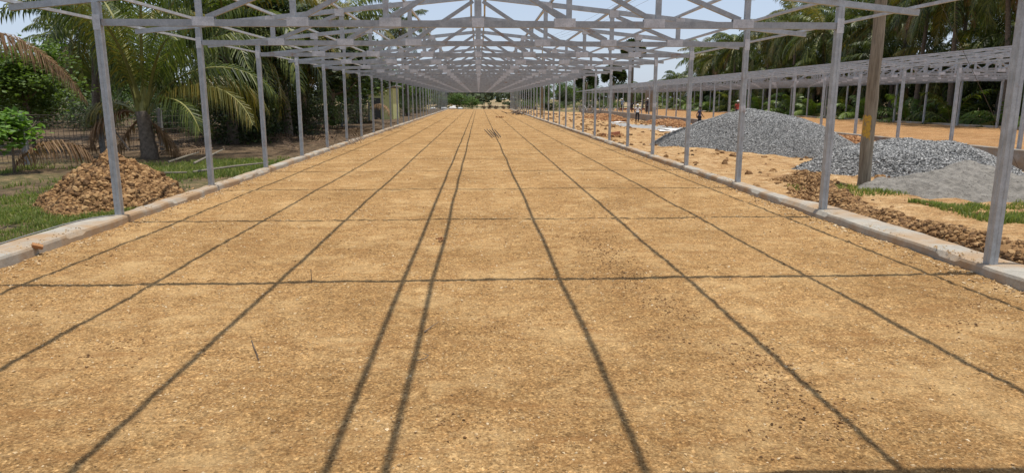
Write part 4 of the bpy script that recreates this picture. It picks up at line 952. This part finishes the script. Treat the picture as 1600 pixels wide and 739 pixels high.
# sticks on the grass
for i, (a, b, rr, lb) in enumerate((((-8.6, 19.6, .03), (-8.15, 20.6, .22), .03, 'pale stick propped in the grass left of its pair'), ((-7.75, 19.2, .03), (-7.45, 20.6, .30), .03, 'pale stick propped in the grass right of its pair'),
        ((-8.7, 16.4, .0), (-7.0, 16.9, .02), .035, 'long pale pole lying flat behind the brown soil heap'), ((-6.9, 17.0, .02), (-5.55, 18.6, .10), .03, 'thin pale branch lying by the left kerb'),
        ((-10.4, 21.2, .25), (-12.6, 23.6, 1.5), .03, 'dark stick leaning against the fence beside the near palm'))):
    o = MB().tube([a, ((a[0]+b[0])/2 + .04, (a[1]+b[1])/2, (a[2]+b[2])/2 + .02), b], [rr, rr * .9, rr * .6], 6).build('stick', M['litter_wood'] if i < 4 else M['bark']); tag(o, lb, 'stick', 'sticks on the left')
# dead palm litter behind the fence
r = np.random.default_rng(1620); Vs = []; F4 = []; F3 = []; n = 0
for i in range(84):
    x = r.uniform(-19, -10.5); y = r.uniform(24, 46); x = min(x, -11.6 + (y - 24) * .08) if i < 46 else r.uniform(-9.6, -5.9); y = y if i < 46 else r.uniform(23.5, 52)
    rv, rf, lv, l4, l3 = frond_arrays(r.uniform(1.0, 2.4), R(r.uniform(-4, 14)), r.uniform(.05, .4), 22, .5, .03, r, .5, r.uniform(0, 6.28), 0, .03, .1, r.uniform(-1, 1))
    o_ = np.array([x, y, float(ground_z(x, y)) + r.uniform(.03, .16)]); Vs += [rv + o_, lv + o_]; F4 += [rf + n, l4 + n + len(rv)]; F3.append(l3 + n + len(rv)); n += len(rv) + len(lv)
o = ob('palm_litter', np_mesh('palm_litter', np.concatenate(Vs), [np.concatenate(F4), np.concatenate(F3)]), M['litter_leaf']); tag(o, 'tangled dry palm litter on the ground around the wire fence', 'leaf litter', kind='stuff')

# cement patch, white scraps, bricks and rubble between the sheds
def patch(name, cx, cy, rx, ry, seed, m, label, cat, thick=.04):
    xs = np.linspace(cx - rx, cx + rx, 46); ys = np.linspace(cy - ry, cy + ry, 46)
    def zf(X, Y):
        rr = np.hypot((X - cx) / rx, (Y - cy) / ry) + .9 * fbm(X * 1.1, Y * .7, 3, seed); return np.where(rr < .75, ground_z(X, Y) + thick + .05 * fbm(X * 2, Y * 2, 3, seed + 1), ground_z(X, Y) - .1)
    o = ob(name, grid_mesh(name, xs, ys, zf), m); tag(o, label, cat)
patch('spilled_cement', 13.3, 56, 3.6, 8.0, 1700, M['cement'], 'pale grey spread of spilled cement in front of the plinth wall', 'cement')
def cloth(x, y, s, seed, label):
    z0 = float(ground_z(x, y)); xs = np.linspace(x - s, x + s, 16); ys = np.linspace(y - s, y + s, 16)
    o = ob('torn_sack', grid_mesh('torn_sack', xs, ys, lambda X, Y: ground_z(X, Y) + .06 + .22 * np.abs(fbm(X * 1.6, Y * 1.6, 3, seed)) * (1 - np.clip(np.hypot(X - x, Y - y) / s, 0, 1) * .6)), M['white_cloth']); tag(o, label, 'sack', 'white scraps between the sheds')
    o.modifiers.new('thickness', 'SOLIDIFY').thickness = .015
cloth(14.6, 51.5, .9, 1, 'large crumpled white sacking right of the spilled cement')
cloth(12.3, 45.5, .5, 2, 'small white scrap on the sandy ground nearest the right posts')
cloth(13.0, 64, .7, 3, 'white scrap on the far side of the spilled cement')
# brick stack
def brick_stack(x, y, nx, ny_, nz_, label, seed):
    r = np.random.default_rng(seed); mb = MB(); z = float(ground_z(x, y))
    for k in range(nz_):
        for j in range(ny_):
            for i in range(nx):
                a = r.uniform(-.02, .02, 2); mb.box((x + i * .42 + a[0], y + j * .32 + a[1], z + k * .21), (x + i * .42 + a[0] + .40, y + j * .32 + a[1] + .30, z + k * .21 + .20))
    o = mb.build('brick_stack', M['brick']); tag(o, label, 'bricks', 'brick stacks')
brick_stack(17.6 + 4.2, 108, 14, 2, 5, 'long stack of red bricks at the far end of the second floor', 1)
brick_stack(28.3, 104, 8, 2, 4, 'shorter stack of red bricks under the far palms', 2)
# rubble of grey blocks
for i in range(7):
    r = np.random.default_rng(1800 + i); x, y = 15.2 + i * .95, 103 + r.uniform(-2, 2); z = float(ground_z(x, y)); mb = MB()
    for k in range(5): mb.bar((x + r.uniform(-.4, .4), y + r.uniform(-.4, .4), z + .1 + .28 * k * .5), (x + r.uniform(-.9, .9), y + r.uniform(-.5, .5), z + .7 + .3 * k * .6), .16, .14)
    o = mb.build('stone_post_heap', M['cement']); tag(o, 'heap of pale stone posts tipped together beyond the plinth wall, %s from the left' % ords[i], 'stone heap', 'heaps of pale stone posts')
# hollow block column and red crate on the second floor
mb = MB(); 
for k in range(12):
    for j in range(2): mb.box((22.0 + j * .52, 92.0, .06 + k * .24), (22.0 + j * .52 + .50, 92.35, .06 + k * .24 + .225))
o = mb.build('block_column', M['wall']); tag(o, 'column of stacked grey hollow blocks on the second floor behind the workers', 'block column')
cr = MB(); cx_, cy_ = 22.6, 62.5
for a, b in (((0, 0), (.9, .04)), ((0, .56), (.9, .6)), ((0, .042), (.04, .558)), ((.86, .042), (.9, .558))): cr.box((cx_ + a[0], cy_ + a[1], .06), (cx_ + b[0], cy_ + b[1], .52))
cr.box((cx_ + .042, cy_ + .042, .06), (cx_ + .858, cy_ + .558, .10)); o = cr.build('crate', plain('red_plastic', (.38, .05, .04), .5, .15, 5)); tag(o, 'red open crate on the second floor just above the big gravel dome', 'crate')

# ------------------------------------------------------------------ people
def skinned(name, pts, edges, radii, m, parent, sub=1):
    me = bpy.data.meshes.new(name); me.from_pydata(pts, edges, []); me.update(); me.materials.append(m)
    o = bpy.data.objects.new(name, me); link(o, parent)
    md_ = o.modifiers.new('skin', 'SKIN'); md_.use_smooth_shade = True; md_.branch_smoothing = .6
    for v, rr in zip(me.skin_vertices[0].data if me.skin_vertices else [], radii): v.radius = (rr, rr) if not isinstance(rr, tuple) else rr
    if not me.skin_vertices:
        pass
    if me.skin_vertices: me.skin_vertices[0].data[0].use_root = True
    o.modifiers.new('sub', 'SUBSURF').levels = sub; o.modifiers['sub'].render_levels = sub
    return o
skin_m = plain('brown_skin', (.13, .065, .04), .55, .1, 10, 0, .1); hair_m = plain('black_hair', (.012, .010, .009), .6, .2, 30)
def person(x, y, z, rz, label, J, shirt, trousers, cap=None, scale=1.0, sleeves=.5):
    """J: joint positions (local; facing -Y): pelvis, chest, neck, head, and l/r shoulder, elbow, wrist, hip, knee, ankle, toe"""
    o = empty('person', (x, y, z), rz, label=label, cat='person', group='workers'); o.scale = (scale,) * 3
    names = ['pelvis', 'waist', 'chest', 'neck', 'head', 'crown']; P = [J[n] for n in names]
    E = [(0,1),(1,2),(2,3),(3,4),(4,5)]; Rr = [(.135,.10), (.12,.09), (.15,.105), .052, (.082,.095), (.062,.07)]
    for s in 'lr':
        b = len(P); P += [J[s+'sh'], J[s+'el'], J[s+'wr'], J[s+'hand']]; Rr += [.055, .041, .028, .034]; E += [(2, b), (b, b+1), (b+1, b+2), (b+2, b+3)]
        b = len(P); P += [J[s+'hip'], J[s+'kn'], J[s+'an'], J[s+'toe']]; Rr += [.085, .056, .038, .035]; E += [(0, b), (b, b+1), (b+1, b+2), (b+2, b+3)]
        # five short fingers
        h = Vector(J[s+'hand']); d = (h - Vector(J[s+'wr'])).normalized(); sd_ = d.cross(Vector((0, 1, 0))).normalized() if abs(d.y) < .9 else Vector((1, 0, 0))
        for k, L in ((-1.5, .062), (-.5, .075), (.5, .07), (1.5, .055)):
            c = len(P); P += [tuple(h + sd_ * k * .018 + d * .03), tuple(h + sd_ * k * .02 + d * (.03 + L * .6)), tuple(h + sd_ * k * .02 + d * (.03 + L) + Vector((0, -.02, 0)))]
            Rr += [.009, .0085, .007]; E += [(len(P) - 3, len(P) - 2), (len(P) - 2, len(P) - 1)]
    body = skinned('body', P, E, Rr, skin_m, o)
    sh = [J['waist'], J['chest'], tuple(Vector(J['chest']).lerp(Vector(J['neck']), .75))]; E2 = [(0,1),(1,2)]; R2 = [(.155,.118), (.17,.125), .075]
    pel = tuple(Vector(J['pelvis']).lerp(Vector(J['waist']), .3)); sh.append(pel); E2.append((0, 3)); R2.append((.155, .12))
    for s in 'lr':
        b = len(sh); sl = tuple(Vector(J[s+'sh']).lerp(Vector(J[s+'el']), sleeves * 1.2)); sh += [J[s+'sh'], sl]; E2 += [(1, b), (b, b+1)]; R2 += [.072, .062]
    skinned('shirt', sh, E2, R2, shirt, o)
    tr = [J['pelvis']]; E3 = []; R3 = [(.15, .115)]
    for s in 'lr':
        b = len(tr); an = tuple(Vector(J[s+'kn']).lerp(Vector(J[s+'an']), .9)); tr += [J[s+'hip'], J[s+'kn'], an]; E3 += [(0, b), (b, b+1), (b+1, b+2)]; R3 += [.098, .073, .062]
    skinned('trousers', tr, E3, R3, trousers, o)
    hd = Vector(J['head']); cr_ = Vector(J['crown']); ax = (cr_ - hd).normalized(); c = hd + ax * .045
    V = []; F = []; nu, nv = 12, 5
    q = Vector((0, 0, 1)).rotation_difference(ax)
    for j in range(nv + 1):
        b = R(-8 + 98 * j / nv)
        for i in range(nu):
            a = 2 * math.pi * i / nu; v = Vector((.104 * math.cos(b) * math.cos(a), .122 * math.cos(b) * math.sin(a), .115 * math.sin(b))); V.append(c + q @ v)
    F = [(j*nu+i, j*nu+(i+1) % nu, (j+1)*nu+(i+1) % nu, (j+1)*nu+i) for j in range(nv) for i in range(nu)]
    MB().add(V, F).build('cap' if cap else 'hair', cap or hair_m, o, True)
    fd = q @ Vector((0, -1, 0))   # face direction
    mbn = MB(); mbn.tube([hd + fd * .088 + ax * .02, hd + fd * .115 - ax * .012, hd + fd * .09 - ax * .018], [.010, .016, .01], 6); mbn.build('nose', skin_m, o, True)
    for s in (-1, 1):
        MB().tube([hd + fd * .085 + (q @ Vector((s * .033, 0, 0))) + ax * .022, hd + fd * .097 + (q @ Vector((s * .033, 0, 0))) + ax * .022], [.011, .006], 8).build('eye', hair_m, o, True)
        MB().tube([hd + (q @ Vector((s * .083, .005, -.02))), hd + (q @ Vector((s * .096, .012, .0))), hd + (q @ Vector((s * .085, .01, .03)))], [.010, .014, .010], 6).build('ear', skin_m, o, True)
    return o
def stand(arm=0., stride=0., bendf=0., hips=0.):
    J = dict(pelvis=(0, 0, .93), waist=(0, -.01 - bendf * .10, 1.08), chest=(0, -bendf * .32, 1.30 - bendf * .12), neck=(0, -.01 - bendf * .50, 1.46 - bendf * .24), head=(0, -.02 - bendf * .60, 1.565 - bendf * .28), crown=(0, -.02 - bendf * .67, 1.655 - bendf * .30))
    for s, k in (('l', -1), ('r', 1)):
        st = stride * k; c = Vector(J['chest'])
        J[s+'sh'] = (k * .175, c.y, c.z + .08); J[s+'el'] = (k * (.235 + arm * .10), c.y + .03 - st * .5, c.z - .20)
        J[s+'wr'] = (k * (.245 - arm * .06), c.y - .05 - st * .8 - arm * .05, c.z - .42 + arm * .12 - bendf * .02); w_ = Vector(J[s+'wr']); d = (w_ - Vector(J[s+'el'])).normalized(); J[s+'hand'] = tuple(w_ + d * .07)
        J[s+'hip'] = (k * .095, 0, .88); J[s+'kn'] = (k * .115, -.02 + st * .55 - abs(st) * .1, .49); J[s+'an'] = (k * .12, st * 1.05, .08 + (.06 if st > 0 else 0)); J[s+'toe'] = (k * .13, st * 1.05 - .13, .035)
    return J
sw = plain('white_shirt', (.66, .64, .62), .85, .08, 8); sp = plain('dark_trousers', (.02, .022, .03), .85, .2, 8); sb_ = plain('navy_shirt', (.05, .055, .11), .85, .2, 8); sk = plain('black_shirt', (.025, .025, .03), .85, .2, 8); sl_ = plain('blue_shirt', (.16, .24, .36), .85, .15, 8); capm = plain('white_cap', (.75, .74, .72), .7, .05, 8); sr = plain('red_shirt', (.36, .07, .05), .85, .2, 8)
person(15.15, 66.5, float(ground_z(15.15, 66.5)), R(175), 'worker in a white shirt and cap standing with his back turned before the plinth wall', stand(.9), sw, sp, capm, 1.02)
person(17.2, 54.0, float(ground_z(17.2, 54.0)), R(62), 'worker in dark clothes walking beside the big gravel dome', stand(.15, .28), sb_, sp, None, 1.0)
person(18.75, 77.5, .05, R(20), 'worker in black with a white cap standing on the second floor edge', stand(.5), sk, sk, capm, 1.02)
person(18.9, 92, .05, R(-30), 'worker in a blue shirt standing farthest back on the second floor', stand(.3), sl_, sp, capm, 1.0)
person(19.2, 87.5, .05, R(70), 'dark clothed worker bending forward on the second floor', stand(.2, 0, 1.0), sk, sk, None, 1.0)
person(20.1, 53.8, .05, R(10), 'worker in red half hidden behind the top of the gravel dome', stand(.3), sr, sp, capm, .92)
